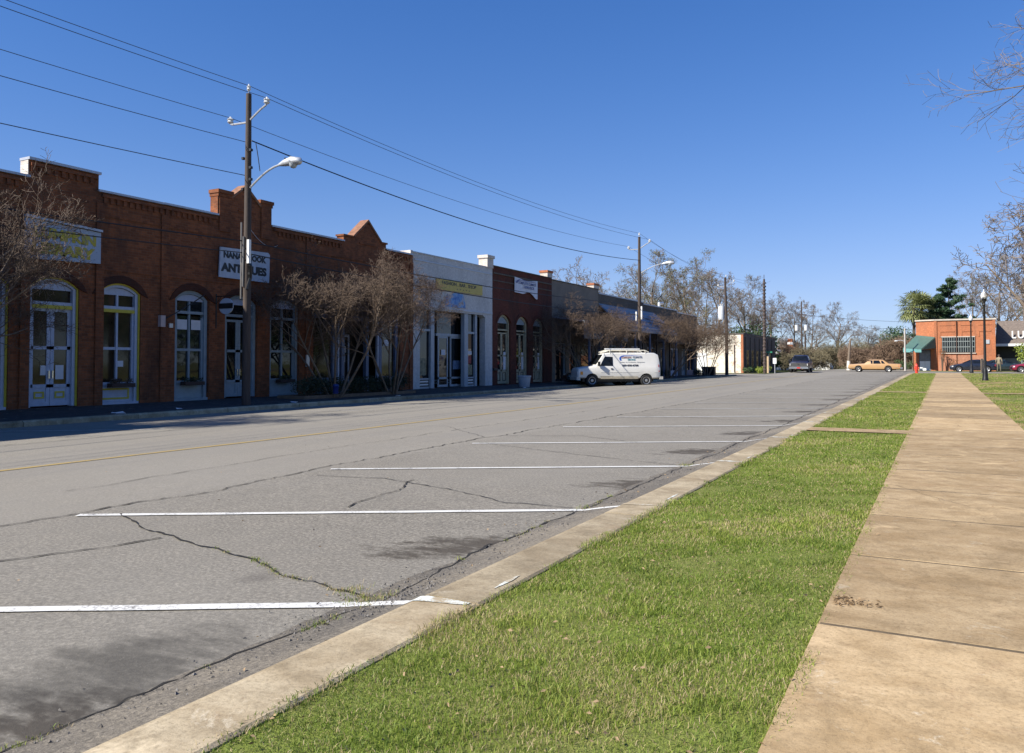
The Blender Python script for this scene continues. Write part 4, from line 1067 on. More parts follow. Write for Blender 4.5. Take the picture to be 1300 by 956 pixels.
m = MB(); m.tube([(1.55, 114.9, .6), (1.55, 114.9, 6.9)], .06, 6); m.build('drainpipe', BRICK_DK, Gb)
m = MB(); m.wbox(4.6, 5.1, 114.9, 115.0, 4.0, 4.5); m.build('wall_vent', GALV, Gb)
m = MB()
aw = [(-1.0, 114.9, 4.95), (-2.7, 115.6, 5.1), (-4.4, 113.8, 3.35), (-2.9, 112.9, 3.35), (-1.0, 112.6, 3.45)]
m.prism([(-.85, 114.9, 4.85), (-3.0, 115.9, 5.15), (-4.5, 114.3, 3.5), (-2.4, 112.5, 3.3)], None, (0, 0, .07))
m.build('awning_roof', AWN, Gb)
m = MB(); m.add([(-.85, 114.93, 4.84), (-2.4, 112.5, 3.29), (-.85, 114.93, 3.5), (-.80, 114.90, 4.84), (-2.35, 112.5, 3.29), (-.80, 114.9, 3.5)], [(0, 1, 2), (3, 5, 4), (0, 3, 4, 1), (1, 4, 5, 2), (2, 5, 3, 0)]); m.build('awning_cheek', AWN, Gb)
m = MB(); m.prism([(-2.4, 112.5, 2.95), (-4.5, 114.3, 3.0), (-4.5, 114.3, 3.5), (-2.4, 112.5, 3.3)], None, (.02, -.05, 0)); m.build('awning_valance', TEAL, Gb)
m = MB(); m.wbox(-3.35, -3.0, 113.1, 113.45, .5, 3.1); m.build('porch_pillar', BRICK_ORG, Gb)

# --- restaurant with dark sloping roof at the right edge
H = thing('restaurant_building', 'low building with dark sloping shingle roof and white letters LU at the right edge', 'building', W(120, -12, zg))
m = MB(); m.box(119, 130, -5.8, -26, .3, 3.9); m.build('walls', simple('dark_wood_wall', (.03, .027, .025), .6, .2), H)
m = MB(); m.pLz([(0, 0)] * 0 or [(-5.9, 3.98), (-5.9, 3.98)], 0, 0) if False else None
m.prism([(5.85, 117.0, 4.0), (26, 117.0, 4.0), (26, 119.4, 7.0), (6.2, 119.4, 7.0)], None, (0, 1.2, 0)); m.build('mansard_roof', ROOFDK, H)
m = MB(); m.wbox(5.83, 26, 116.9, 117.0, 3.72, 4.03); m.build('white_fascia', WHITE, H)
m = MB(); m.wbox(5.85, 26, 118.95, 119.0, .5, 2.2); m.build('lower_wall', simple('grey_speckled_wall', (.25, .25, .24), .8, .3, 12), H)
for k in range(5):
    x = 8.6 + 3.6 * k; m = MB(); m.wbox(x - .08, x + .08, 117.0, 117.16, .5, 3.72); m.build('porch_post', simple('teal_grey_post', (.14, .2, .2), .6, .1), H)
text('lettering', 'LU', 1.6, WHITE, H, Matrix.Translation((-lat(1292.5, 117.5), 117.45, 5.15)) @ Matrix.Rotation(R(90), 4, 'X'), .03, .06, width=1.3, height=.95, space=1.25)

# --- small white house and blue-roofed house far down the street
def house(name, label, px, s, w, d, h, rh, wall, roof, z=.5, rz=0.):
    L = lat(px, s); t = thing(name, label, 'house', (-L, s, z)); x = -L
    m = MB(); m.wbox(x - w / 2, x + w / 2, s, s + d, z - .2, z + h); m.build('wall', wall, t)
    m = MB(); m.prism([(x - w / 2, s - .01, z + h), (x + w / 2, s - .01, z + h), (x, s - .01, z + h + rh * .97)], None, (0, .1, 0)); m.build('gable', wall, t)
    m = MB(); m.prism([(x - w / 2 - .35, s - .3, z + h - .12), (x, s - .3, z + h + rh), (x + w / 2 + .35, s - .3, z + h - .12), (x + w / 2 + .35, s - .3, z + h + .03), (x, s - .3, z + h + rh + .18), (x - w / 2 - .35, s - .3, z + h + .03)], None, (0, d + .6, 0)); rf = m.build('roof', roof, t)
    for k in (-.25, .25):
        m = MB(); m.wbox(x + w * k - .45, x + w * k + .45, s - .05, s, z + .9, z + 2.1); wn = m.build('window', WHITE, t)
        m = MB(); m.wbox(x + w * k - .35, x + w * k + .35, s - .06, s - .051, z + 1, z + 2.0); m.build('pane', GLASSD, wn)
    return t, x, rf
t, x, rf = house('white_house', 'small white gabled house behind the parked pickup', 984, 165, 7, 9, 2.2, 1.7, WHITE, simple('grey_roof', (.22, .22, .24), .8, .2), .3)
m = MB(); m.wbox(x + 1.6, x + 2.5, 170, 170.9, 3, 6.6); m.build('chimney', BRICK_ORG, rf)
m = MB(); m.wbox(x + 1.55, x + 2.55, 169.95, 170.95, 5.4, 5.9); m.build('chimney_band', WHITE, rf)
house('white_house', 'low white house with teal roof far off between pickup and gold sedan', 1038, 175, 4.6, 8, 1.7, .7, WHITE, TEAL, .2)
# ------------------------------------------------------------------ trees and shrubs
def grow(rnd, p, d, L, r, lev, P, out):
    """out[lev] collects (points, radii)"""
    n = P['seg'][lev]; pts = [p.copy()]; rad = [r]; q = p.copy(); dd = d.copy()
    r_end = r * P['taper'][lev]
    for i in range(n):
        w = P['wig'][lev]
        dd = (dd + Vector((rnd.uniform(-w, w), rnd.uniform(-w, w), rnd.uniform(-w, w) + P['up'][lev]))).normalized()
        q = q + dd * (L / n); pts.append(q.copy()); rad.append(r + (r_end - r) * (i + 1) / n)
    out.append((lev, pts, rad))
    if lev + 1 >= len(P['seg']): return
    k = P['kids'][lev]; k = rnd.randint(k[0], k[1])
    for j in range(k):
        t = P['from'][lev] + (1 - P['from'][lev]) * (j + rnd.uniform(.2, 1.)) / k
        t = min(t, 1.) * n; i = min(int(t), n - 1); f = t - i
        bp = pts[i].lerp(pts[i + 1], f); br = rad[i] * (1 - f) + rad[i + 1] * f
        ax = (pts[i + 1] - pts[i]).normalized(); o = ax.orthogonal().normalized()
        o = Matrix.Rotation(j * 2.4 + rnd.uniform(-.6, .6), 3, ax) @ o
        an = R(rnd.uniform(*P['ang'][lev]))
        nd = (ax * math.cos(an) + o * math.sin(an)).normalized()
        grow(rnd, bp, nd, L * rnd.uniform(*P['len'][lev]) * (1.15 - .45 * t / n), min(br * .85, max(P['rmin'], br * rnd.uniform(.5, .72))), lev + 1, P, out)
MYRTLE = dict(seg=[5, 4, 4, 3, 3, 2], taper=[.62, .55, .5, .5, .5, .6], wig=[.10, .16, .2, .24, .3, .3], up=[.02, .05, .06, .03, 0, 0], kids=[(5, 6), (5, 6), (5, 6), (4, 5), (2, 3)], **{'from': [.55, .3, .2, .15, .1]}, ang=[(22, 52), (22, 50), (25, 60), (28, 65), (30, 70)], len=[(.5, .72), (.5, .75), (.5, .75), (.45, .7), (.5, .8)], rmin=.0048)
HARD = dict(seg=[6, 5, 4, 4, 3, 2], taper=[.35, .4, .4, .45, .5, .6], wig=[.06, .14, .18, .22, .28, .3], up=[.02, .04, .05, .03, .02, 0], kids=[(11, 13), (6, 8), (6, 7), (5, 6), (2, 3)], **{'from': [.30, .25, .2, .15, .1]}, ang=[(28, 58), (28, 58), (28, 58), (30, 60), (30, 65)], len=[(.42, .62), (.42, .62), (.42, .62), (.45, .7), (.5, .8)], rmin=.013)
def tree_meshes(kind, seed, H, r0, P, bark, twig, split=2, stems=1, spread=(0, 0), trunk_parts=None, flat=None):
    rnd = random.Random(seed); out = []
    for k in range(stems):
        az = 2 * math.pi * (k + rnd.uniform(-.25, .25)) / stems; sp = R(rnd.uniform(*spread))
        d = Vector((math.sin(sp) * math.cos(az), math.sin(sp) * math.sin(az), math.cos(sp)))
        p = Vector((math.cos(az), math.sin(az), 0)) * (.12 if stems > 1 else 0)
        grow(rnd, p - Vector((0, 0, .1)), d, H * rnd.uniform(.9, 1.05), r0 * rnd.uniform(.8, 1.1), 0, P, out)
    a, b = MB(), MB(); tips = []
    for lev, pts, rad in out:
        if lev < split: a.tube(pts, rad, 7 if lev == 0 else 5, cap=True)
        else: b.tube(pts, [max(x, P['rmin'] * .7) for x in rad], 4 if lev == split else 3, cap=False)
        if lev >= len(P['seg']) - 2: tips.append(pts[-1])
    return a, b, tips
def put_tree(name, label, cat, mbs, mats, loc, rz=0, sc=(1, 1, 1), group=None, parts=('trunk', 'crown')):
    t = thing(name, label, cat, (0, 0, 0), group)
    for mb, mt, pn in zip(mbs, mats, parts):
        mb.build(pn, mt, t, smooth=60, recalc=False)
    t.location = loc; t.rotation_euler = (0, 0, rz); t.scale = sc
    return t
def put_copy(src, label, loc, rz, sc):
    c = copy_tree(src); c['label'] = label; c.location = loc; c.rotation_euler = (0, 0, rz); c.scale = sc; return c

a, b, tips = tree_meshes('m', 21, 3.1, .042, MYRTLE, None, None, 2, 6, (14, 36))
GM = 'crape myrtles along the shop pavement'
m1 = put_tree('crape_myrtle', 'bare crape myrtle reaching in from the left frame edge before the library', 'tree', (a, b), (BARKM, TWIG), WG(9.5, 21.0, .12), .9, (1.35, 1.5, 1.36), GM)
a, b, tips = tree_meshes('m', 35, 3.1, .042, MYRTLE, None, None, 2, 6, (14, 36))
m2 = put_tree('crape_myrtle', 'bare crape myrtle at the near end of the hedge, right of the antiques sign', 'tree', (a, b), (BARKM, TWIG), WG(24.9, 21.6, .12), 1.2, (1.2, 1.45, 1.24), GM)
put_copy(m1, 'bare crape myrtle at the far end of the hedge, against the white shop', WG(28.7, 21.6, .12), 3.6, (1.2, 1.45, 1.24))
put_copy(m2, 'bare crape myrtle standing behind the white van', WG(50.8, 21.6, .12), 2.4, (1.2, 1.55, 1.20))
put_copy(m1, 'bare crape myrtle between the white van and the curtained door', WG(69.0, 21.6, .12), 5.0, (1.2, 1.7, 1.25))
put_copy(m2, 'bare crape myrtle with sunlit stems in front of the whitewashed building', WG(82.5, 21.6, .12), .3, (1.1, 1.3, 1.22))
put_copy(m1, 'bare crape myrtle in the middle between the van and its neighbour tree', WG(54.8, 21.8, .12), 1.9, (1.2, 1.45, 1.15))

# big bare trees
def base_z(s, L): return G(s, L) if s < 107 else G(100, L)
HA = dict(HARD); HA['ang'] = [(48, 80)] + HARD['ang'][1:]; HA['len'] = [(.55, .75)] + HARD['len'][1:]; HA['rmin'] = .0065; HA['wig'] = [.06, .11, .13, .16, .18, .2]; HA['from'] = [.16] + HARD['from'][1:]
a, b, _ = tree_meshes('h', 5, 10.5, .26, HA, None, None, 2)
hA = put_tree('bare_tree', 'large bare tree whose branches reach in from the right frame edge', 'tree', (a, b), (BARK, TWIGG), WG(29, -9.6, .08), .4, (1.35, 1.35, 1.0))
Pn = dict(HARD); Pn['rmin'] = .022; Pn['kids'] = [(8, 10), (5, 6), (4, 5), (4, 5), (1, 3)]
variants = []
for sd in (11, 12, 13):
    variants.append(tree_meshes('h', sd, 9.5, .24, Pn, None, None, 2))
def leafcloud(centers, rad, n, size, seed, squash=1., elong=1.):
    r = np.random.default_rng(seed); c = np.array([[x for x in v] for v in centers], np.float64)
    k = r.integers(0, len(c), n); d = r.normal(0, 1, (n, 3)); d /= np.linalg.norm(d, axis=1)[:, None]
    rr = rad * r.uniform(0, 1, n) ** (1 / 2.2); p = c[k] + d * rr[:, None] * np.array([1, 1, squash])
    u = r.normal(0, 1, (n, 3)); u /= np.linalg.norm(u, axis=1)[:, None]; w = np.cross(u, r.normal(0, 1, (n, 3))); w /= np.linalg.norm(w, axis=1)[:, None]
    sz = size * r.uniform(.6, 1.4, n)[:, None]
    V = np.stack([p - u * sz * elong, p - w * sz * .5, p + u * sz * elong, p + w * sz * .5], 1).reshape(-1, 3)
    mb = MB(); mb.v = [tuple(x) for x in V]; mb.f = [(4 * i, 4 * i + 1, 4 * i + 2, 4 * i + 3) for i in range(n)]; mb.mi = [0] * n
    return mb
srcs = []
BG = 'bare trees beyond the shops'
bgl = [  # px, s, scale, height scale, variant, label, leafy
    (734, 84, 1.0, 1.02, 0, 'thin bare tree rising behind the tan shop, left of the second pole', 0),
    (775, 125, 1.2, 1.28, 1, 'bare tree just left of the second utility pole', 1),
    (828, 120, 1.35, 1.50, 2, 'tallest budding tree, just right of the second utility pole', 2),
    (872, 118, 1.25, 1.38, 0, 'broad budding olive tree above the far shop roof', 2),
    (912, 135, 1.4, 1.50, 1, 'bare tree right behind the pole carrying the grey transformer', 0),
    (948, 150, 1.3, 1.38, 2, 'bare tree between the transformer pole and the banded pole', 1),
    (978, 168, 1.2, 1.25, 0, 'bare tree just right of the dark banded pole', 0),
    (1008, 175, 1.25, 1.25, 1, 'bare tree above the pickup, behind the pole with two transformers', 0),
    (1062, 185, 1.15, 1.15, 2, 'round bare tree standing alone between pickup and gold sedan', 0),
    (1102, 210, 1.0, .85, 0, 'low bare tree against the sky above the gold sedan', 0),
    (800, 135, 1.2, 1.2, 0, 'bare tree partly hidden by the second utility pole lamp', 0),
    (850, 138, 1.3, 1.4, 1, 'olive tinted tree between the tallest tree and the broad olive tree', 1),
    (895, 150, 1.3, 1.45, 2, 'bare tree left of the transformer pole crossbars', 0),
    (962, 190, 1.3, 1.3, 0, 'bare tree seen through the gap left of the banded pole', 0),
    (1030, 200, 1.1, 1.2, 2, 'bare tree right of the far pole with two transformers', 0),
    (1236, 150, 1.2, 1.35, 1, 'bare tree behind the two black lamp posts', 0),
    (1268, 145, 1.2, 1.40, 2, 'bare tree rising behind the dark shingle roof', 1),
    (1300, 135, 1.2, 1.45, 0, 'bare tree behind the white roof letters', 0),
    (1340, 58, 1.05, 1.0, 1, 'mid distance bare tree at the right frame edge behind the big branches', 0)]
first = {}
for px, s, sc, hs, v, lab, leafy in bgl:
    L = lat(px, s); loc = (-L, s, base_z(s, L) - .1)
    key = v
    if key not in first:
        a, b, tips = variants[v]
        hs *= .93; t = put_tree('bare_tree', lab, 'tree', (a, b), (BARK, TWIGG), loc, px * .37, (sc, sc, hs), BG); first[key] = t
    else:
        t = copy_tree(first[key]); t['label'] = lab; t.location = loc; t.rotation_euler = (0, 0, px * .37); t.scale = (sc, sc, hs * .93)
    for ch in list(t.children):
        if ch.name.startswith('leaves'): bpy.data.objects.remove(ch)
    if leafy:
        tips = variants[v][2]; rr = random.Random(px); sel = rr.sample(tips, min(len(tips), 240 if leafy == 2 else 90))
        lc = leafcloud(sel, .38, 7000 if leafy == 2 else 2400, .055, px); o = lc.build('leaves', LEAFB, None, recalc=False)
        o.parent = t
# thickets: brown scrub between houses and cars
THK = dict(seg=[3, 3, 3, 3, 2], taper=[.6, .6, .5, .5, .6], wig=[.15, .2, .25, .3, .3], up=[.02, .03, .02, 0, 0], kids=[(4, 6), (5, 7), (5, 7), (4, 5)], **{'from': [.15, .1, .1, .1]}, ang=[(20, 60), (25, 65), (30, 70), (30, 70)], len=[(.5, .8), (.5, .8), (.5, .75), (.5, .8)], rmin=.02)
thk = []
for sd in (3, 4):
    a, b, tips = tree_meshes('t', sd, 2.6, .07, THK, None, None, 1, 7, (10, 50)); thk.append((a, b, tips))
TG = 'brown bare thickets at the end of the street'
tl = [(1003, 150, 1.3, 'brown thicket directly behind the pickup roof', 0), (1022, 140, 1.5, 'brown thicket just right of the pickup', 1), (1046, 185, 1.9, 'brown thicket over the teal roofed house', 0),
      (1060, 150, 1.35, 'brown thicket left of the lopped tree trunk', 1), (1078, 142, 1.3, 'brown thicket behind the gold sedan bonnet', 0), (1094, 150, 1.5, 'brown thicket behind the gold sedan windscreen', 1), (1110, 140, 1.5, 'brown thicket behind the gold sedan roof', 0),
      (1126, 148, 1.6, 'brown thicket behind the gold sedan boot', 1), (1142, 138, 1.45, 'brown thicket behind the small concrete pole', 0), (1157, 150, 1.6, 'brown thicket beside the green awning', 1), (965, 160, 1.6, 'brown thicket behind the dark banded pole', 0), (1034, 215, 2.3, 'far brown thicket above the teal roofed house', 1), (1085, 215, 2.3, 'far brown thicket above the lopped trunk', 0), (1135, 215, 2.3, 'far brown thicket above the sedan boot', 1), (1000, 215, 2.4, 'far brown thicket left of the pole with two transformers', 0)]
ft = {}
for i, (px, s, sc, lab, v) in enumerate(tl):
    L = lat(px, s); loc = (-L, s, .35); k = (.62, 1.0, .78, 1.12, .7)[i % 5]; hz = (.95, .62, .85, .7, 1.0)[(i * 3) % 5]
    if v not in ft:
        a, b, tips = thk[v]; t = put_tree('thicket', lab, 'shrub', (a, b), (SHRUBBARK, (TWIGR, TWIGO)[v]), loc, i, (sc * k, sc * k, sc * hz), TG, ('stems', 'crown')); ft[v] = t
    else:
        t = put_copy(ft[v], lab, loc, i * 1.3, (sc * k, sc * k, sc * hz))
# evergreen behind the whitewashed building, bush by the house
def leafy_shrub(name, label, cat, loc, rad, h, n, size, mat, seed, lobes=9, stem=None):
    r = random.Random(seed); cs = [(r.uniform(-1, 1) * rad * .7, r.uniform(-1, 1) * rad * .7, h * r.uniform(.35, .8)) for _ in range(lobes)]
    t = thing(name, label, cat); m = MB()
    for c in cs: m.tube([(0, 0, -.05), (c[0] * .3, c[1] * .3, c[2] * .5), c], [.05 * h / 3 + .02, .03 * h / 3 + .01, .01], 5)
    m.build('trunk', SHRUBBARK, t, recalc=False); leafcloud(cs, min(rad * .55, h * .42), n, size, seed, .8).build('foliage', mat, t, recalc=False)
    t.location = loc; return t
leafy_shrub('evergreen_tree', 'dense dark green tree behind the whitewashed building', 'tree', (-lat(950, 148), 148, .2), 6, 8.2, 7000, .22, LEAFE, 1, 16)
leafy_shrub('evergreen_tree', 'green tree low behind the transformer pole', 'tree', (-lat(925, 140), 140, .2), 3.6, 7.4, 4000, .2, LEAFE, 2, 12)
leafy_shrub('green_bush', 'green bush in front of the small white house', 'shrub', (-lat(993, 150), 150, .3), 2.6, 2.6, 3000, .14, LEAFE, 3)
leafy_shrub('rust_bush', 'rust brown leafed tree beside the white house chimney', 'tree', (-lat(997, 158), 158, .3), 2.6, 4.6, 2500, .16, RUST, 4)
leafy_shrub('weed_clump', 'low green weeds at the foot of the whitewashed building', 'shrub', (-lat(964, 112), 112, .15), 1.8, 1.0, 1500, .08, LEAFY, 5)
leafy_shrub('weed_clump', 'small green weeds at the corner of the whitewashed building', 'shrub', (-lat(949, 110), 110, .15), .9, .9, 700, .08, LEAFE, 6)
leafy_shrub('pine_tree', 'dark green pine between the thickets and the orange brick building', 'tree', (-lat(1142, 190), 190, .3), 4.4, 9.4, 5000, .22, LEAFP, 7, 14)
leafy_shrub('green_bush', 'dark bush at the tail of the gold sedan', 'shrub', (-lat(1148, 128), 128, .4), 1.4, 1.6, 1200, .1, LEAFE, 8)
leafy_shrub('yellow_green_tree', 'yellow green leafy tree at the right frame edge before the restaurant', 'tree', (-lat(1309, 108), 108, .5), 1.6, 4.2, 2600, .11, LEAFY, 9, 12)
leafy_shrub('bare_shrub', 'small brown shrub trained up the orange brick wall', 'shrub', (-lat(1196, 114.2), 114.2, .6), .5, 3.4, 260, .05, RUST, 10, 9)
leafy_shrub('bare_shrub', 'low brown shrub under the barred window', 'shrub', (-lat(1211, 114.2), 114.2, .6), .5, 1.9, 200, .05, RUST, 12, 7)
# tall pine behind the orange building
def pine(label, loc, H, seed, w=3.4):
    r = random.Random(seed); t = thing('pine_tree', label, 'tree'); m = MB(); m.tube([(0, 0, -.1), (.1, 0, H * .5), (0, .1, H)], [.24, .16, .03], 8); cs = []
    tr = m
    for k in range(46):
        z = H * (.35 + .65 * k / 46); L_ = w * (1.05 - k / 46) ** .75 * r.uniform(.55, 1.15); a = r.uniform(0, 6.28)
        e = (math.cos(a) * L_, math.sin(a) * L_, z + L_ * .22); tr.tube([(0, 0, z), (e[0] * .5, e[1] * .5, z + .03 * L_), e], [.05, .03, .012], 4)
        for q in (.45, .7, 1.): cs.append((e[0] * q + r.uniform(-.2, .2), e[1] * q + r.uniform(-.2, .2), z + (e[2] - z) * q + .1))
    tr.build('trunk', SHRUBBARK, t, recalc=False); leafcloud(cs, .5, 15000, .10, seed, .6, 1.8).build('foliage', LEAFP, t, recalc=False); t.location = loc; return t
pine('tall dark pine rising behind the orange brick building', (-lat(1205, 140), 140, .3), 14.2, 5, 4.0)
pine('smaller pine left of the tall pine behind the orange brick building', (-lat(1190, 136), 136, .3), 11.2, 6, 3.6)
# palms
def palm(label, loc, H, seed, R0=1.7):
    r = random.Random(seed); t = thing('palm_tree', label, 'palm tree'); m = MB(); m.tube([(0, 0, -.1), (.08, 0, H * .5), (.05, .05, H)], [.24, .2, .22], 9); m.build('trunk', BARK, t, recalc=False); m = MB()
    for k in range(64):
        az = r.uniform(0, 6.28); el = r.uniform(-1.0, 1.35); st = R0 * r.uniform(.5, .75); d = Vector((math.cos(az) * math.cos(el), math.sin(az) * math.cos(el), math.sin(el)))
        c = Vector((.05, .05, H)) + d * st; m.tube([(.05, .05, H), tuple(c)], [.03, .015], 3)
        side = d.cross(Vector((0, 0, 1))).normalized(); up = side.cross(d).normalized()
        for j in range(11):
            a = (j / 10 - .5) * 3.6; dl = (d * math.cos(a) + side * math.sin(a)).normalized(); Lf = R0 * .62 * r.uniform(.8, 1.1) * (1 - .2 * abs(a) / 1.8)
            e = c + dl * Lf - Vector((0, 0, Lf * .28)) + up * .05; wv = dl.cross(up).normalized() * .075
            mid = c + dl * Lf * .55; m.add([tuple(c), tuple(mid - wv), tuple(e), tuple(mid + wv)], [(0, 1, 2, 3)])
    m.build('fronds', LEAFPALM, t, recalc=False); t.location = loc; return t
palm('left palm with drooping fan fronds behind the orange brick building', (-lat(1160, 134), 134, .4), 9.6, 3, 2.5)
palm('middle palm behind the orange brick building', (-lat(1170, 136), 136, .4), 9.2, 4, 2.6)
palm('right palm beside the pines behind the orange brick building', (-lat(1181, 138), 138, .4), 8.8, 6, 2.3)

# hedge by the brick row: separate clipped bushes in a planter bed
HG = 'clipped bushes in the bed before the recessed shopfront'
for i, (s, rad, h, lab) in enumerate(((23.9, .75, .95, 'dark clipped bush at the near end of the bed, by the first myrtle'), (25.4, .75, .85, 'dark clipped bush second from the near end of the bed'), (26.9, .75, .85, 'dark clipped bush in the middle of the bed'), (28.4, .7, .85, 'dark clipped bush second from the far end of the bed'), (29.6, .6, 1.0, 'dark clipped bush at the far end of the bed'))):
    r = random.Random(i); cs = [(r.uniform(-.45, .45) * rad, r.uniform(-.8, .8) * rad, h * r.uniform(.35, .72)) for _ in range(14)]
    t = thing('clipped_bush', lab, 'bush', group=HG); m = MB(); [m.tube([(0, 0, -.02), c], [.03, .008], 4) for c in cs]; m.build('stems', SHRUBBARK, t, recalc=False)
    leafcloud(cs, .38, 2600, .035, i + 40, .9).build('foliage', LEAFD, t, recalc=False); t.location = WG(s, 22.1, .16)
bed = MB(); bed.box(23.0, 30.3, 21.45, 21.6, .1, .34); bed.box(23.0, 30.3, 22.75, 22.85, .1, .34); bed.box(23.0, 23.12, 21.6, 22.75, .1, .34); bed.box(30.18, 30.3, 21.6, 22.75, .1, .34); bed.build('planter_kerb', simple('brown_planter_kerb', (.16, .11, .07), .85, .2, 4))
tag(bpy.data.objects['planter_kerb'], 'long low brown planter kerb around the clipped bushes', 'planter')
for i, (s, lab) in enumerate(((67.6, 'low dark bush under the myrtle right of the van'), (69.4, 'low dark bush left of the curtained door'), (80.8, 'low dark bush near the far end of the shops'))):
    t = thing('clipped_bush', lab, 'bush'); r = random.Random(i + 9); cs = [(r.uniform(-.4, .4), r.uniform(-.7, .7), .7 * r.uniform(.3, .72)) for _ in range(8)]; m = MB(); [m.tube([(0, 0, -.02), c], [.03, .008], 4) for c in cs]; m.build('stems', SHRUBBARK, t, recalc=False)
    leafcloud(cs, .34, 900, .05, i + 70, .9).build('foliage', LEAFD, t, recalc=False); t.location = WG(s, 22.0, .16)
# window boxes
for s, mt, lab in ((17.1, BRICK_DK, 'brown window box on the yellow trimmed library window'), (19.95, LEAFD, 'planted window box on the window left of the antiques door'), (24.6, LEAFD, 'planted window box on the window right of the antiques door')):
    t = thing('window_box', lab, 'window box', W(s, LF, .9)); m = MB(); m.box(s - .42, s + .42, LF - .16, LF + .12, .80, .93); m.build('box', simple('dark_brown_box', (.045, .025, .02), .7, .2), t)
    cs = [W(s + random.uniform(-.35, .35), LF - .02, .98) for _ in range(8)]
    lc = leafcloud(cs, .13, 420, .03, int(s)); lc.build('plants', LEAFD if s > 18 else SHRUBBARK, t, recalc=False)

# unseen oaks added right of the frame for the shop windows to mirror
for i, (s, L) in enumerate(((12, -30), (27, -33), (43, -31), (60, -33), (78, -36), (98, -40))):
    leafy_shrub('unseen_oak', 'unseen evergreen oak number %s, added beyond the lawn for window reflections' % ('one', 'two', 'three', 'four', 'five', 'six')[i], 'tree', WG(s, L, 0), 7.5, 11.5, 5000, .34, LEAFE, 90 + i, 22)
# ------------------------------------------------------------------ vehicles (local: +X forward, +Y left, Z up)
class Car:
    def __init__(s, st):       # stations: x, zb, w, zbelt, zroof, wroof   from front to rear
        s.st = st
    def sect(s, q):
        x, zb, w, zbelt, zr, wr = q
        h = [(0, zb), (w * .8, zb), (w * .975, zb + .09), (w, zb + (zbelt - zb) * .45), (w * .99, zbelt - .10), (w * .955, zbelt), (wr, zr - .05), (wr - .09, zr), (0, zr + .025)]
        return [(x, y, z) for y, z in h] + [(x, -y, z) for y, z in h[-2:0:-1]]
    def body(s, mb):
        o = len(mb.v); k = 0
        for q in s.st:
            v = s.sect(q); k = len(v); mb.v.extend(v)
        n = len(s.st)
        for i in range(n - 1):
            for j in range(k):
                a = o + i * k + j; b = o + i * k + (j + 1) % k
                mb.f.append([a, b, b + k, a + k]); mb.mi.append(0)
        mb.f.append([o + j for j in range(k)]); mb.f.append([o + (n - 1) * k + j for j in range(k)]); mb.mi += [0, 0]
    def interp(s, x):
        st = s.st
        for a, b in zip(st[:-1], st[1:]):
            if b[0] <= x <= a[0]:
                t = (a[0] - x) / (a[0] - b[0]); return [p + (q - p) * t for p, q in zip(a, b)]
        return list(st[0] if x > st[0][0] else st[-1])
    def side(s, x, z):
        _, zb, w, zbelt, zr, wr = s.interp(x)
        if z >= zbelt: t = min(1, (z - zbelt) / max(.01, zr - .05 - zbelt)); return w * .955 + (wr - w * .955) * t
        m = zb + (zbelt - zb) * .45
        if z > zbelt - .10: return w * .99 + (w * .955 - w * .99) * (z - zbelt + .1) / .1
        if z > m: return w + (w * .99 - w) * (z - m) / (zbelt - .1 - m)
        return w * .975 + (w - w * .975) * max(0, (z - zb - .09)) / max(.01, m - zb - .09)
    def panel(s, mb, poly, sg, off=.012, th=.012, dz=True):      # poly of (x, z) laid on the side sg=+1 left / -1 right
        n = len(poly); c = (sum(p[0] for p in poly) / n, sum(p[1] for p in poly) / n)
        a = [(x, sg * (s.side(x, z) + off), z) for x, z in poly]; b = [(x, sg * (s.side(x, z) + off - th - .02), z) for x, z in poly]
        fs = [tuple(range(n)), tuple(range(n, 2 * n))] + [(i, (i + 1) % n, n + (i + 1) % n, n + i) for i in range(n)]
        mb.add(a + b, fs)
def slab(mb, pts, nrm, th=.02):
    d = Vector(nrm).normalized() * th; return mb.prism(pts, None, d)
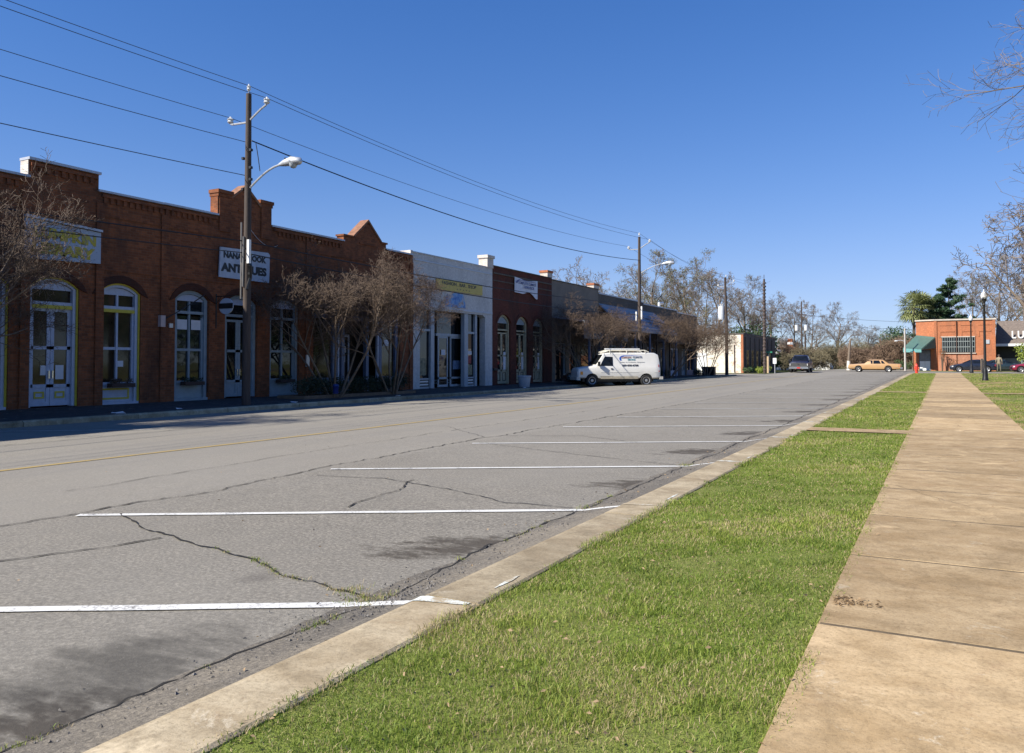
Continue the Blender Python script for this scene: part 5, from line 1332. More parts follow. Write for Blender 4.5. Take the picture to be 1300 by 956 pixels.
def make_vehicle(name, label, cat, st, paint, wheels, wr, side_win, windscreen, rear_glass=None, hub=RIM, group=None, extras=None, glassm=GLASSD, trk=None, split=None):
    root = thing(name, label, cat, (0, 0, 0), group); car = Car(st)
    mb = MB(); car.body(mb); body = mb.build('body', paint, root)
    # wheel arches cut out of the body
    cut = MB()
    for x in wheels:
        for sg in (1, -1):
            w = car.interp(x)[2]; cut.lathe([(wr + .075, sg * (w - .30)), (wr + .075, sg * (w + .15))], (x, 0, wr + .01), 20, 'Y')
    co = cut.build('cutter', paint, None)
    md = body.modifiers.new('b', 'BOOLEAN'); md.operation = 'DIFFERENCE'; md.object = co; md.solver = 'EXACT'
    bpy.context.view_layer.update()
    me = bpy.data.meshes.new_from_object(body.evaluated_get(bpy.context.evaluated_depsgraph_get()))
    body.modifiers.clear(); 
    if len(me.polygons) > 20: body.data = me
    bpy.data.objects.remove(co)
    if isinstance(paint, (list, tuple)):
        for p in body.data.polygons: p.material_index = 1 if p.center.z < split else 0
    body.data.shade_smooth(); body.data.set_sharp_from_angle(angle=R(32))
    for x in wheels:
        for sg in (1, -1):
            w = car.interp(x)[2]; y = sg * (w - .115)
            m = MB(); m.lathe([(wr * .60, -.10), (wr * .9, -.115), (wr, -.08), (wr, .08), (wr * .9, .115), (wr * .60, .10)], (x, y, wr), 24, 'Y'); wh = m.build('wheel', TYRE, root, 30)
            m = MB(); f = sg
            m.lathe([(wr * .64, f * .085), (wr * .63, f * .112), (wr * .55, f * .10), (wr * .5, f * .05), (wr * .28, f * .06), (wr * .24, f * .10), (wr * .1, f * .11), (.01, f * .112)], (x, y, wr), 20, 'Y'); m.build('rim', hub, wh, 30)
            m = MB(); m.lathe([(wr + .06, sg * (w - .29)), (.02, sg * (w - .285))], (x, 0, wr + .01), 14, 'Y'); m.build('wheel_well', DARK, root)
    for sg in (1, -1):
        for poly in side_win:
            m = MB(); car.panel(m, poly, sg); m.build('side_window', glassm, root)
    def screen(nm, xa, xb, f=.90, ta=.08, tb=.93):
        A_, B_ = car.interp(xa), car.interp(xb); pa = []
        za, zb_ = A_[4] + .02, B_[4]
        lo = (xa + (xb - xa) * ta, za + (zb_ - za) * ta); hi = (xa + (xb - xa) * tb, za + (zb_ - za) * tb)
        wa = A_[5] + (B_[5] - A_[5]) * ta; wb = A_[5] + (B_[5] - A_[5]) * tb
        pts = [(lo[0], -wa * f, lo[1]), (lo[0], wa * f, lo[1]), (hi[0], wb * f, hi[1]), (hi[0], -wb * f, hi[1])]
        d = Vector(pts[2]) - Vector(pts[1]); nn = Vector((-d.z, 0, d.x)); nn = nn if nn.z > 0 else -nn
        nn.normalize(); m = MB(); slab(m, [tuple(Vector(p) + nn * .012) for p in pts], nn, .022); m.build(nm, glassm, root)
    screen('windscreen', *windscreen)
    if rear_glass: screen('rear_window', *rear_glass)
    if extras: extras(root, car)
    return root
def bx(root, name, mat, *b, parent=None):
    m = MB(); m.wbox(*b); return m.build(name, mat, parent or root)

# white van
VST = [(2.68, .52, .88, .93, .98, .76), (2.60, .48, .96, 1.06, 1.12, .84), (2.2, .46, .99, 1.14, 1.20, .87), (1.50, .45, 1.0, 1.20, 1.27, .88), (.98, .45, 1.0, 1.22, 2.02, .80), (.75, .45, 1.0, 1.22, 2.08, .80), (.2, .45, 1.0, 1.22, 2.10, .80), (-1.6, .45, 1.0, 1.22, 2.10, .80), (-2.35, .45, 1.0, 1.22, 2.09, .80), (-2.58, .47, .985, 1.2, 1.98, .79), (-2.68, .50, .95, 1.15, 1.50, .84)]
def van_extras(root, car):
    bx(root, 'front_bumper', simple('dirty_white_bumper', (.5, .48, .42), .5, .2, 5), 2.5, 2.74, -.95, .95, .38, .58)
    bx(root, 'grille', BLACK, 2.575, 2.64, -.55, .55, .66, .88)
    for sg in (1, -1):
        bx(root, 'headlight', LAMPG, 2.50, 2.62, sg * .56 if sg > 0 else -.86, .86 if sg > 0 else -.56, .66, .86)
        m = MB(); car.panel(m, [(2.5, .72), (2.34, .72), (2.34, .92), (2.5, .92)], sg); m.build('indicator', AMBER, root)
        m = MB(); car.panel(m, [(-2.56, .9), (-2.63, .9), (-2.62, 1.35), (-2.56, 1.35)], sg); m.build('tail_light', REDL, root)
        m = MB(); m.wbox(1.28, 1.40, min(sg * 1.02, sg * 1.2), max(sg * 1.02, sg * 1.2), 1.26, 1.54); m.wbox(1.30, 1.36, min(sg * .94, sg * 1.1), max(sg * .94, sg * 1.1), 1.3, 1.36); m.build('side_mirror', BLACK, root)
        m = MB()
        for poly in ([(.40, .62), (.385, .62), (.385, 1.95), (.40, 1.95)], [(1.36, .62), (1.345, .62), (1.33, 1.2), (1.345, 1.2)], [(1.3, .62), (.40, .62), (.40, .635), (1.3, .635)], [(-.85, .62), (-.865, .62), (-.865, 1.95), (-.85, 1.95)]): car.panel(m, poly, sg, .004, .004)
        m.build('door_gaps', simple('dark_gap', (.08, .08, .08), .6, .1), root)
        m = MB(); car.panel(m, [(.55, 1.06), (.42, 1.06), (.42, 1.12), (.55, 1.12)], sg, .03, .03); m.build('door_handle', BLACK, root)
        m = MB(); car.panel(m, [(1.2, .86), (-1.25, .86), (-1.25, .89), (1.2, .89)], sg, .012, .012); car.panel(m, [(-2.25, .86), (-2.55, .86), (-2.55, .89), (-2.25, .89)], sg, .012, .012); m.build('side_crease', VANW, root)
        m = MB(); car.panel(m, [(1.2, .46), (-1.2, .46), (-1.2, .62), (1.2, .62)], sg, .006, .006); m.build('dirty_sill', simple('road_dirt_on_white', (.42, .37, .27), .8, .3, 4), root)
    bx(root, 'rear_bumper', simple('dirty_white_bumper', (.5, .48, .42), .5, .2, 5), -2.86, -2.62, -.95, .95, .42, .60)
    bx(root, 'axle_and_underbody', BLACK, -2.3, 2.3, -.7, .7, .28, .52)
    # lettering on the driver's side
    def sideM(x, z, dy=0.): return Matrix.Translation((x, car.side(x, z) + .010 + dy, z)) @ Matrix.Rotation(R(180), 4, 'Z') @ Matrix.Rotation(R(90 - 14), 4, 'X')
    vt = simple('van_lettering', (.09, .11, .15), .5, .1); vb = simple('van_blue', (.03, .10, .42), .4, .1); vr = simple('van_brown_red', (.26, .12, .09), .5, .1); vg = simple('van_teal', (.05, .24, .3), .5, .1)
    text('lettering', 'COMPLETE', .2, vr, root, sideM(-.48, 1.795), .006, .004, width=.66, height=.10)
    text('lettering', 'CLIMATE', .2, vt, root, sideM(-1.22, 1.81), .006, .004, width=.62, height=.10)
    text('lettering', 'SERVICE', .2, vg, root, sideM(-.82, 1.66), .006, .004, width=.50, height=.09)
    text('lettering', 'Heating . Air Conditioning . Refrigeration', .1, simple('van_grey', (.3, .3, .3), .5, .1), root, sideM(-.86, 1.50), .0, .003, width=1.62, height=.07)
    def sideM2(x, z): return Matrix.Translation((x, car.side(x, z) + .012, z)) @ Matrix.Rotation(R(180), 4, 'Z') @ Matrix.Rotation(R(90 - 10), 4, 'X')
    text('lettering', '229-838-6738', .25, simple('van_black', (.04, .04, .05), .5, .1), root, sideM2(-.72, 1.30), .010, .004, width=1.05, height=.125)
    m = MB(); N = 16; P1 = []; P2 = []
    for k in range(N + 1):
        a = math.pi * (1.22 - .72 * k / N); P1.append((-.33 - .30 * math.cos(a) * 1.0 - 0, 1.72 + .21 * math.sin(a))); P2.append((-.33 - .20 * math.cos(a) - .02, 1.72 + .135 * math.sin(a) + .02 * k / N))
    for k in range(N): car.panel(m, [P1[k], P1[k + 1], P2[k + 1], P2[k]], 1, .008, .006)
    car.panel(m, [P1[-1], (-.9, 1.925), (-1.5, 1.90), (-1.5, 1.885), (-.9, 1.895), P2[-1]], 1, .008, .006)
    m.build('blue_swoosh', vb, root)
    # roof rack and ladder
    rk = CREAMW
    m = MB()
    for x in (.55, -.55, -1.75):
        m.tube([(x, -.80, 2.04), (x, -.72, 2.25), (x, .72, 2.25), (x, .80, 2.04)], .022, 6)
    m.tube([(.9, .62, 2.14), (.55, .70, 2.25), (-1.75, .70, 2.25), (-2.0, .70, 2.14)], .032, 6); m.tube([(.9, -.62, 2.14), (.55, -.70, 2.25), (-1.75, -.70, 2.25), (-2.0, -.7, 2.14)], .032, 6)
    m.tube([(1.05, .3, 2.10), (.55, .45, 2.25)], .03, 6)
    m.build('roof_rack', rk, root, 50)
    return root
van = make_vehicle('white_van', 'white work van with blue swoosh lettering and roof ladder, nosed into the kerb', 'van', VST, VANW, (1.75, -1.75), .36, [[(1.24, 1.27), (.40, 1.27), (.40, 1.84), (.90, 1.86)]], (1.50, .98), None, extras=van_extras, glassm=GLASSD)
vs_, vL = 48.3, 17.0
vz = G(vs_, vL)
vr_ = math.atan2(-.64, -.768)
def place(o, s, L, rz, z=None, tilt=0):
    o.location = (-L, s, G(s, L) if z is None else z); o.rotation_euler = (0, 0, rz)
place(van, 47.95, 18.45, math.atan2(-.60, -.80))
# ladder is a thing of its own lying on the rack
lad = thing('ladder', 'white extension ladder lying on the roof rack of the van', 'ladder')
m = MB()
for y in (.18, .58): m.wbox(-1.45, .75, y - .025, y + .02, 2.30, 2.38)
m.build('rails', WHITE, lad); m = MB()
for k in range(8): m.wbox(-1.3 + .28 * k, -1.26 + .28 * k, .2, .56, 2.32, 2.36)
m.build('rungs', WHITE, lad)
lad.location = van.location; lad.rotation_euler = van.rotation_euler

SED = lambda l: None
def sedan_st(Lf, Lr, w, hood, belt, roof, cowl, rf, rr, deck, wr, zb=.26, tail=None, nose=.72):
    return [(Lf, zb + .14, w * .86, nose, nose + .04, w * .7), (Lf - .12, zb + .06, w * .96, hood - .04, hood, w * .8), (cowl, zb, w, belt - .02, belt + .05, w * .84), (rf, zb, w, belt, roof - .02, wr), ((rf + rr) / 2, zb, w, belt, roof, wr), (rr, zb, w, belt, roof - .02, wr), (deck, zb, w, belt, belt + .05, w * .84), (-Lr + .12, zb + .05, w * .97, belt - .04, belt, w * .8), (-Lr, zb + .14, w * .88, belt - .12, belt - .08, w * .72)]
def gold_extras(root, car):
    bx(root, 'front_bumper', CHROME, 2.60, 2.80, -.86, .86, .36, .50); bx(root, 'rear_bumper', CHROME, -3.0, -2.78, -.86, .86, .38, .52)
    for sg in (1, -1):
        a, b = sorted((sg * .45, sg * .8)); bx(root, 'headlight', LAMPG, 2.6, 2.68, a, b, .56, .72)
        m = MB(); car.panel(m, [(-2.6, .6), (-2.78, .6), (-2.78, .82), (-2.6, .82)], sg); m.build('tail_light', REDL, root)
        m = MB(); car.panel(m, [(2.3, .50), (-2.6, .50), (-2.6, .53), (2.3, .53)], sg, .014); m.build('chrome_strip', CHROME, root)
        m = MB()
        for x in (1.0, .05, -1.0): car.panel(m, [(x, .38), (x - .015, .38), (x - .015, .88), (x, .88)], sg, .004, .004)
        m.build('door_gaps', simple('dark_gap', (.08, .08, .08), .6, .1), root)
    bx(root, 'underbody', BLACK, -2.3, 2.3, -.6, .6, .2, .32)
gold = make_vehicle('gold_sedan', 'old boxy gold four door sedan on the cross street', 'car', sedan_st(2.66, 2.86, .92, .86, .90, 1.40, .95, .42, -1.0, -1.62, .70), GOLD, (1.55, -1.55), .33, [[(.86, .93), (.06, .93), (.06, 1.31), (.47, 1.31)], [(-.02, .93), (-.80, .93), (-.62, 1.31), (-.02, 1.31)], [(-.88, .95), (-1.22, .95), (-.98, 1.26), (-.80, 1.28)]], (.95, .42), (-1.62, -1.0), extras=gold_extras)
place(gold, 100.2, lat(1109, 100.2), R(180))
def blk_extras(root, car):
    bx(root, 'underbody', BLACK, -2, 2, -.6, .6, .16, .3)
    for sg in (1, -1):
        m = MB(); car.panel(m, [(2.24, .55), (1.98, .57), (1.98, .70), (2.24, .66)], sg); m.build('headlight', LAMPG, root)
        m = MB(); car.panel(m, [(-2.1, .68), (-2.28, .68), (-2.28, .84), (-2.1, .86)], sg); m.build('tail_light', REDL, root)
ST_B = [(2.36, .30, .78, .58, .62, .6), (2.22, .22, .88, .70, .74, .74), (1.1, .2, .9, .90, .96, .76), (.25, .2, .9, .93, 1.36, .60), (-.5, .2, .9, .94, 1.41, .60), (-1.0, .2, .9, .94, 1.36, .60), (-1.85, .2, .9, .93, .99, .74), (-2.25, .26, .87, .88, .93, .72), (-2.36, .34, .8, .8, .84, .64)]
WIN_B = [[(.98, .97), (.08, .97), (.08, 1.28), (.42, 1.28)], [(0, .97), (-.85, .97), (-.75, 1.30), (0, 1.30)], [(-.93, .98), (-1.3, .98), (-.98, 1.24), (-.84, 1.28)]]
blk = make_vehicle('black_sedan', 'black rounded sedan parked facing left before the orange brick building', 'car', ST_B, CBLACK, (1.42, -1.38), .32, WIN_B, (1.1, .25), (-1.85, -1.0), extras=blk_extras)
place(blk, 105, lat(1235, 105) , R(180))
place(copy_tree(blk), 0, 0, 0) if False else None
def mk(name, label, paint, s, px, rz):
    o = make_vehicle(name, label, 'car', ST_B, paint, (1.42, -1.38), .32, WIN_B, (1.1, .25), (-1.85, -1.0), extras=blk_extras); place(o, s, lat(px, s), rz); return o
mk('maroon_sedan', 'maroon car cut off by the right frame edge', MAROON, 101.5, 1315, R(180))
mk('dark_green_sedan', 'dark car with pale sunlit windscreen behind the standing person', DGREEN, 108.0, 1272, R(0))
dk = mk('dark_sedan', 'dark car in the shade, its nose showing behind the front of the white van', DGREEN, 47, 745, 0)
n_s, n_L = 47.8, 21.95; fx = (-.60, .80)   # nose, heading (ds, dL)
dk.location = (-(n_L - 2.36 * fx[1]), n_s - 2.36 * fx[0], G(n_s, 19) + .02); dk.rotation_euler = (0, 0, math.atan2(fx[0], -fx[1]))
# pickup
ST_P = [(2.72, .52, .86, .98, 1.02, .74), (2.62, .42, .97, 1.10, 1.15, .82), (1.35, .42, 1.0, 1.18, 1.25, .84), (.75, .42, 1.0, 1.2, 1.84, .72), (.2, .42, 1.0, 1.2, 1.92, .72), (-.55, .42, 1.0, 1.2, 1.90, .72), (-.75, .42, 1.0, 1.2, 1.30, .86), (-2.6, .42, 1.0, 1.2, 1.27, .88), (-2.75, .48, .96, 1.15, 1.2, .86)]
def pick_extras(root, car):
    bx(root, 'grille', BLACK, 2.62, 2.70, -.60, .60, .72, .98); bx(root, 'grille_bars', CHROME, 2.69, 2.71, -.62, .62, .84, .88); bx(root, 'badge', CHROME, 2.70, 2.72, -.12, .12, .82, .92)
    bx(root, 'front_bumper', CHROME, 2.66, 2.90, -.98, .98, .42, .64); bx(root, 'number_plate', REDL, 2.90, 2.915, -.18, .18, .46, .6)
    for sg in (1, -1):
        a, b = sorted((sg * .62, sg * .92)); bx(root, 'headlight', LAMPG, 2.60, 2.71, a, b, .76, .98)
        a, b = sorted((sg * .98, sg * 1.22)); bx(root, 'side_mirror', BLACK, 1.05, 1.15, a, b, 1.2, 1.45)
        a, b = sorted((sg * .3, sg * .42)); bx(root, 'fog_light', AMBER, 2.62, 2.7, a, b, .34, .42)
    bx(root, 'underbody', BLACK, -2.3, 2.5, -.6, .6, .3, .5); bx(root, 'bonnet_ridge', NAVY, 1.5, 2.5, -.5, .5, 1.14, 1.19)
pk = make_vehicle('pickup_truck', 'dark navy and silver pickup truck facing the camera at the far intersection', 'pickup truck', ST_P, [NAVY, SILVER], (1.8, -1.75), .40, [[(.98, 1.26), (.10, 1.26), (.10, 1.74), (.62, 1.74)], [(.02, 1.26), (-.5, 1.26), (-.48, 1.74), (.02, 1.74)]], (1.35, .75), (-.75, -.55), extras=pick_extras, split=.92)
place(pk, 93.5, lat(1017, 93.5), R(-87))

# ------------------------------------------------------------------ utility poles, street lights and wires
def insulator(mb, c, r=.07): mb.lathe([(r * .5, -.10), (r, -.05), (r * .7, 0), (r * 1.05, .04), (r * .5, .10), (r * .2, .14)], c, 8)
def upole(label, s, L, H, lean=0., arms=True, lamp=None, rad=.16, group='wooden utility poles along the shop side', z0=None):
    z = (G(s, L) + .12) if z0 is None else z0; t = thing('utility_pole', label, 'utility pole', W(s, L, z), group)
    m = MB(); m.tube([W(s, L, z - .3), W(s, L, z + H * .5), W(s + lean, L, z + H)], [rad, rad * .85, rad * .62], 10); m.build('pole', WOODPOLE, t, 50)
    top = z + H
    if arms:
        m = MB()
        m.tube([W(s, L, top - .95), W(s, L - .55, top - .62), W(s, L - .82, top - .50)], .035, 6); m.tube([W(s, L, top - .98), W(s, L + .75, top - .95), W(s, L + .85, top - .92)], .035, 6)
        m.tube([W(s, L, top - .1), W(s, L, top + .12)], .02, 6); m.build('insulator_arms', GALV, t)
        for c, r_ in ((W(s, L - .84, top - .38), .11), (W(s, L + .87, top - .80), .11), (W(s, L, top + .2), .07)):
            m = MB(); insulator(m, c, r_); m.build('insulator', PORC, t)
    return t, z, top
pA, zA1, tA = upole('near utility pole with street light in front of the antiques sign', 19.4, 20.7, 10.62, rad=.145)
for dz, sd in ((-2.0, 1), (-2.25, -1), (-2.6, 1), (-3.0, 1), (-3.3, -1), (-5.6, 1), (-5.9, -1), (-6.2, 1)):
    m = MB(); m.box(19.3, 19.4, 20.7 - sd * .13, 20.7 - sd * .22, tA + dz, tA + dz + .08); m.build('spool_rack', BLACK, pA)
m = MB(); m.tube([W(19.25, 20.72, tA - 4.9), W(19.25, 20.74, tA - 6.6), W(19.25, 20.8, 5.0)], .03, 6); m.tube([W(19.32, 20.9, tA - 4.4), W(19.32, 20.9, tA - 7.0)], .028, 6); m.build('conduits', simple('dull_grey_conduit', (.18, .17, .16), .6, .1), pA)
m = MB(); m.box(19.2, 19.3, 20.42, 20.52, 4.95, 5.75); m.build('white_conduit_guard', WHITE, pA)
m = MB(); m.tube([W(19.35, 20.6, tA - 5.5), W(19.3, 20.45, tA - 5.9), W(19.4, 20.55, tA - 6.3), W(19.3, 20.6, tA - 6.7)], .06, 6); m.build('splice_case', BLACK, pA)
def cobra(t, s, L, z, reach, name='street_light'):
    m = MB(); pts = []
    for k in range(9):
        u = k / 8; pts.append(W(s, L - reach * u, z + .62 * math.sin(u * math.pi * .5)))
    m.tube(pts, .035, 6); lt = m.build('lamp_arm', GALV, t, 50)
    e = W(s, L - reach, z + .62); x, y, zz = e
    m = MB(); m.tube([(x - .12, y, zz), (x + .1, y, zz + .03), (x + .45, y, zz + .06), (x + .78, y, zz + .02), (x + .86, y, zz - .02)], [.05, .11, .16, .12, .03], 10); m.build('lamp_head', GALV, lt, 50)
    m = MB(); m.lathe([(.14, 0), (.13, -.08), (.08, -.15), (.01, -.17)], (x + .5, y, zz - .02), 12); m.build('lamp_glass', simple('clear_lamp_lens', (.35, .38, .4), .12, .1), lt, 50)
    m = MB(); m.lathe([(.04, 0), (.04, .08)], (x + .15, y, zz + .12), 8); m.build('photocell', BLACK, lt)
cobra(pA, 19.4, 20.6, 7.55, 1.45)
pB, _, tB = upole('second utility pole with street light behind the white van', 59.1, 20.7, 11.2, rad=.16)
cobra(pB, 59.1, 20.55, 8.6, 1.8)
m = MB(); m.box(58.95, 59.05, 20.45, 20.55, 5.0, 6.0); m.box(59.0, 59.1, 20.9, 21.0, 4.9, 5.6); m.build('white_conduit_guard', WHITE, pB)
pC, _, tC = upole('utility pole with grey transformer before the whitewashed building', 88.2, 20.9, 10.7, lean=-.5, rad=.19)
m = MB(); m.lathe([(.02, 0), (.33, .03), (.34, 1.4), (.30, 1.5), (.02, 1.55)], W(88.0, 21.4, 6.35), 14); tr = m.build('transformer', simple('pale_grey_enamel', (.55, .57, .58), .4, .1), pC, 40)
m = MB(); insulator(m, W(88.0, 21.3, 8.0), .06); insulator(m, W(88.0, 21.5, 8.0), .06); m.build('bushings', PORC, tr)
pD, _, tD = upole('dark utility pole wrapped with climbing fittings beyond the whitewashed building corner', 108.4, 20.7, 12.4, arms=False, rad=.2)
m = MB(); rr = random.Random(3)
for k in range(26): z = .6 + k * .46; m.lathe([(.20 + rr.random() * .06, z), (.24, z + .08), (.2, z + .2)], (-20.7 + rr.uniform(-.03, .03), 108.4, 0), 8)
m.tube([W(108.4, 20.7, 12.5), W(108.4, 20.7, 13.3)], .04, 5); m.build('fittings', simple('dark_rusty_fittings', (.06, .04, .035), .7, .4, 8), pD)
cobra(pD, 108.4, 20.9, 7.0, -1.2) if False else None
pE, _, tE = upole('far utility pole carrying two small transformers above the pickup', 140, lat(1018, 140), 11.6, arms=False, rad=.16, z0=.3)
m = MB(); LE = lat(1018, 140)
for dx in (-.75, .75): m.lathe([(.02, 0), (.3, .03), (.3, .95), (.02, 1.0)], (-LE + dx, 139.8, 7.0), 12)
m.build('transformers', simple('pale_grey_enamel', (.55, .57, .58), .4, .1), pE, 40)
m = MB(); m.wbox(-LE - .8, -LE + .8, 139.9, 140.0, 9.6, 9.72); m.build('cross_arm', WOODPOLE, pE)
upole('short brown pole stub beside the far transformer pole', 142, lat(1022.5, 142), 6.2, arms=False, rad=.2, z0=.3)
# concrete lamp pole left of the awning
Lc = lat(1149, 112); t = thing('concrete_light_pole', 'slim pale concrete pole with side lamp left of the green awning', 'street light', (-Lc, 112, .6))
m = MB(); m.tube([(-Lc, 112, .5), (-Lc, 112, 6.0)], [.13, .09], 8); m.build('pole', CONC, t, 50)
m = MB(); m.tube([(-Lc, 112, 4.35), (-Lc - .5, 112, 4.5), (-Lc - .95, 112, 4.45)], .04, 5); m.build('lamp_arm', GALV, t); m = MB(); m.lathe([(.05, 0), (.2, -.05), (.22, -.12), (.02, -.2)], (-Lc - 1.0, 112, 4.5), 10); m.build('lamp_head', PORC, t)
# lopped tree trunk with white base
Lt = lat(1077, 118); t = thing('lopped_trunk', 'lopped dark tree trunk with whitewashed foot in front of the gold sedan', 'tree', (-Lt, 118, .6)); m = MB(); m.tube([(-Lt, 118, .5), (-Lt + .05, 118, 2.2), (-Lt + .25, 118, 4.6), (-Lt + .35, 118, 5.0)], [.22, .18, .15, .10], 8); m.build('trunk', BARK, t, 50)
m = MB(); m.tube([(-Lt, 118, .5), (-Lt + .02, 118, 1.9)], [.26, .21], 8); m.build('whitewash', CREAMW, t, 50)

def wire(label, a, b, sag, r, mat=WIREG, n=24, cat='cable', group='overhead cables strung between the poles'):
    m = MB(); a, b = Vector(a), Vector(b); pts = []
    for k in range(n + 1):
        u = k / n; p = a.lerp(b, u); p.z -= sag * 4 * u * (1 - u); pts.append(tuple(p))
    m.tube(pts, r, 5); o = m.build('overhead_cable', mat, None, 60)
    tag(o, label, cat, group); return o
s0, L0 = -21., 20.7
segs = [(s0, L0, 11.1), (19.4, 20.7, tA), (59.1, 20.7, tB), (88.2 - .5, 20.9, tC), (108.4, 20.7, tD)]
nm = ['from the left frame edge to the near pole', 'between the near pole and the second pole', 'between the second pole and the transformer pole', 'between the transformer pole and the banded pole']
for i in range(4):
    (a, l, h), (b, k, g) = segs[i], segs[i + 1]; e = .13 if g is tD else 0
    wire('topmost thin cable ' + nm[i], W(a, l, h + .28), W(b, k, g + .28), .55, .010)
    wire('thin cable on the street side arm ' + nm[i], W(a, l - .84, h - .28), W(b, k - .84, g - .28), .55, .010)
    wire('thin cable on the wall side arm ' + nm[i], W(a, l + .87, h - .7), W(b, k + .87, g - .7), .55, .010)
wire('thin grey neutral cable left of the near pole', W(s0, 20.9, 9.3), W(19.4, 20.85, 9.15), .5, .011)
wire('thin cable reaching the near pole just above its street light', W(s0, 20.9, 7.4), W(19.4, 20.85, 8.0), .35, .013)
wire('thick black cable sagging from the near pole down to the second pole', W(19.4, 20.55, 9.15), W(59.1, 20.6, 9.6), .75, .022, WIRE)
wire('short looped tail of the black cable beside the near pole', W(19.45, 20.4, 9.05), W(19.5, 20.25, 8.1), -.05, .015, WIRE, 6)
wire('black telephone cable crossing the library sign', W(s0, 20.9, 5.5), W(19.4, 20.85, 5.75), .3, .02, WIRE)
wire('upper black telephone cable in front of the shop fronts', W(19.4, 20.85, 5.75), W(59.1, 20.85, 6.2), .35, .022, WIRE)
wire('lower black telephone cable in front of the shop fronts', W(19.4, 20.85, 5.35), W(59.1, 20.85, 5.35), .35, .022, WIRE)
wire('lower telephone cable left of the near pole', W(s0, 20.9, 4.9), W(19.4, 20.85, 5.35), .3, .016, WIRE)
wire('thin pale cable from the near pole back to the brick wall', W(19.4, 20.85, 6.5), W(24, LF - .1, 6.4), .35, .009, GALV)
wire('black telephone cable from the second pole to the transformer pole', W(59.1, 20.85, 6.2), W(88, 20.9, 5.6), .4, .022, WIRE)
wire('second telephone cable from the second pole to the transformer pole', W(59.1, 20.85, 5.3), W(88, 20.9, 4.9), .4, .02, WIRE)
wire('telephone cable from the transformer pole to the banded pole', W(88, 20.9, 5.4), W(108.4, 20.7, 5.2), .3, .022, WIRE)
wire('cable across the sky from the banded pole to the far right', W(108.4, 20.7, 8.6), W(150, -8, 8.4), .8, .02)
wire('lower cable across the sky above the gold sedan', W(108.4, 20.7, 7.4), W(150, -8, 7.4), .8, .02)
wire('slanting cable from the brick wall lamp up to the window arch', W(18.6, LF - .05, 3.1), W(20.2, LF - .3, 4.1), .05, .02, WIRE, 6)

# black acorn lamp posts on the lawn
def lamp_post(label, s, L):
    z = G(s, L) + .08; t = thing('lamp_post', label, 'lamp post', W(s, L, z), 'black acorn lamp posts on the lawn'); c = W(s, L, z)
    m = MB(); m.lathe([(.19, -.1), (.19, .12), (.16, .2), (.15, .55), (.11, .75), (.085, .9), (.075, 3), (.062, 4.95), (.09, 5.0), (.06, 5.08), (.14, 5.32), (.17, 5.38)], c, 14); m.build('post', BLACK, t, 40)
    m = MB(); m.lathe([(.15, 5.38), (.19, 5.48), (.2, 5.6), (.14, 5.78), (.05, 5.86)], c, 14)
    g = m.build('globe', simple('frosted_acorn_glass', (.62, .62, .60), .25, .06), t, 50); m = MB(); m.lathe([(.055, 5.86), (.05, 5.92), (.02, 6.0), (.015, 6.12)], c, 8); m.build('finial', GALV, g, 50)
    return t
lamp_post('taller looking black lamp post, the nearer one on the lawn', 60.6, -2.42)
lamp_post('smaller looking black lamp post, the farther one on the lawn', 95.5, lat(1233, 95.5))
# hydrant
t = thing('fire_hydrant', 'red fire hydrant at the far corner of the grass verge', 'fire hydrant', WG(86, 2.25, .09)); c = WG(86, 2.25, .09)
m = MB(); m.lathe([(.17, 0), (.17, .05), (.12, .07), (.12, .62), (.15, .64), (.15, .70), (.13, .78), (.07, .88), (.03, .92), (.03, .99)], c, 14); m.build('barrel', REDP, t, 40)
m = MB(); m.lathe([(.06, -.22), (.06, .22)], (c[0], c[1], c[2] + .5), 10, 'X'); m.lathe([(.075, -.2), (.075, 0)], (c[0], c[1], c[2] + .42), 10, 'Y'); m.build('nozzles', REDP, t, 40)
t = thing('wooden_post', 'short tan wooden post beside the black sedan', 'post', (-lat(1246.5, 97), 97, .65)); x = -lat(1246.5, 97)
m = MB(); m.wbox(x - .11, x + .11, 96.9, 97.1, .6, 2.0); m.build('shaft', TANP, t); m = MB(); m.wbox(x - .13, x + .13, 96.87, 97.13, 2.0, 2.06); m.build('cap', TANP, t)
# street name sign and small white sign at the far corner
def sign_post(name, label, px, s, h, cat, plates):
    x = -lat(px, s); z = .15; t = thing(name, label, cat, (x, s, z)); m = MB(); m.tube([(x, s, z - .1), (x, s, z + h)], .045, 6); m.build('post', GALV, t)
    for (nm_, mt, w, hh, zc) in plates: m = MB(); m.wbox(x - w / 2, x + w / 2, s - .08, s - .055, z + zc - hh / 2, z + zc + hh / 2); m.build(nm_, mt, t)
sign_post('street_name_sign', 'green street name sign beside the banded pole', 976, 109, 3.0, 'street sign', [('name_plate', GREENSIGN, .9, .2, 2.9), ('second_plate', GREENSIGN, .12, .2, 2.68)])
sign_post('road_sign', 'small white road sign on a thin post in front of the white house', 983.5, 109, 2.1, 'road sign', [('plate', WHITE, .45, .75, 1.75)])
sign_post('wooden_sign_post', 'thick tan post between the street name sign and the banded pole', 975, 111, 2.4, 'post', [('board', TANP, .3, 2.3, 1.2)])
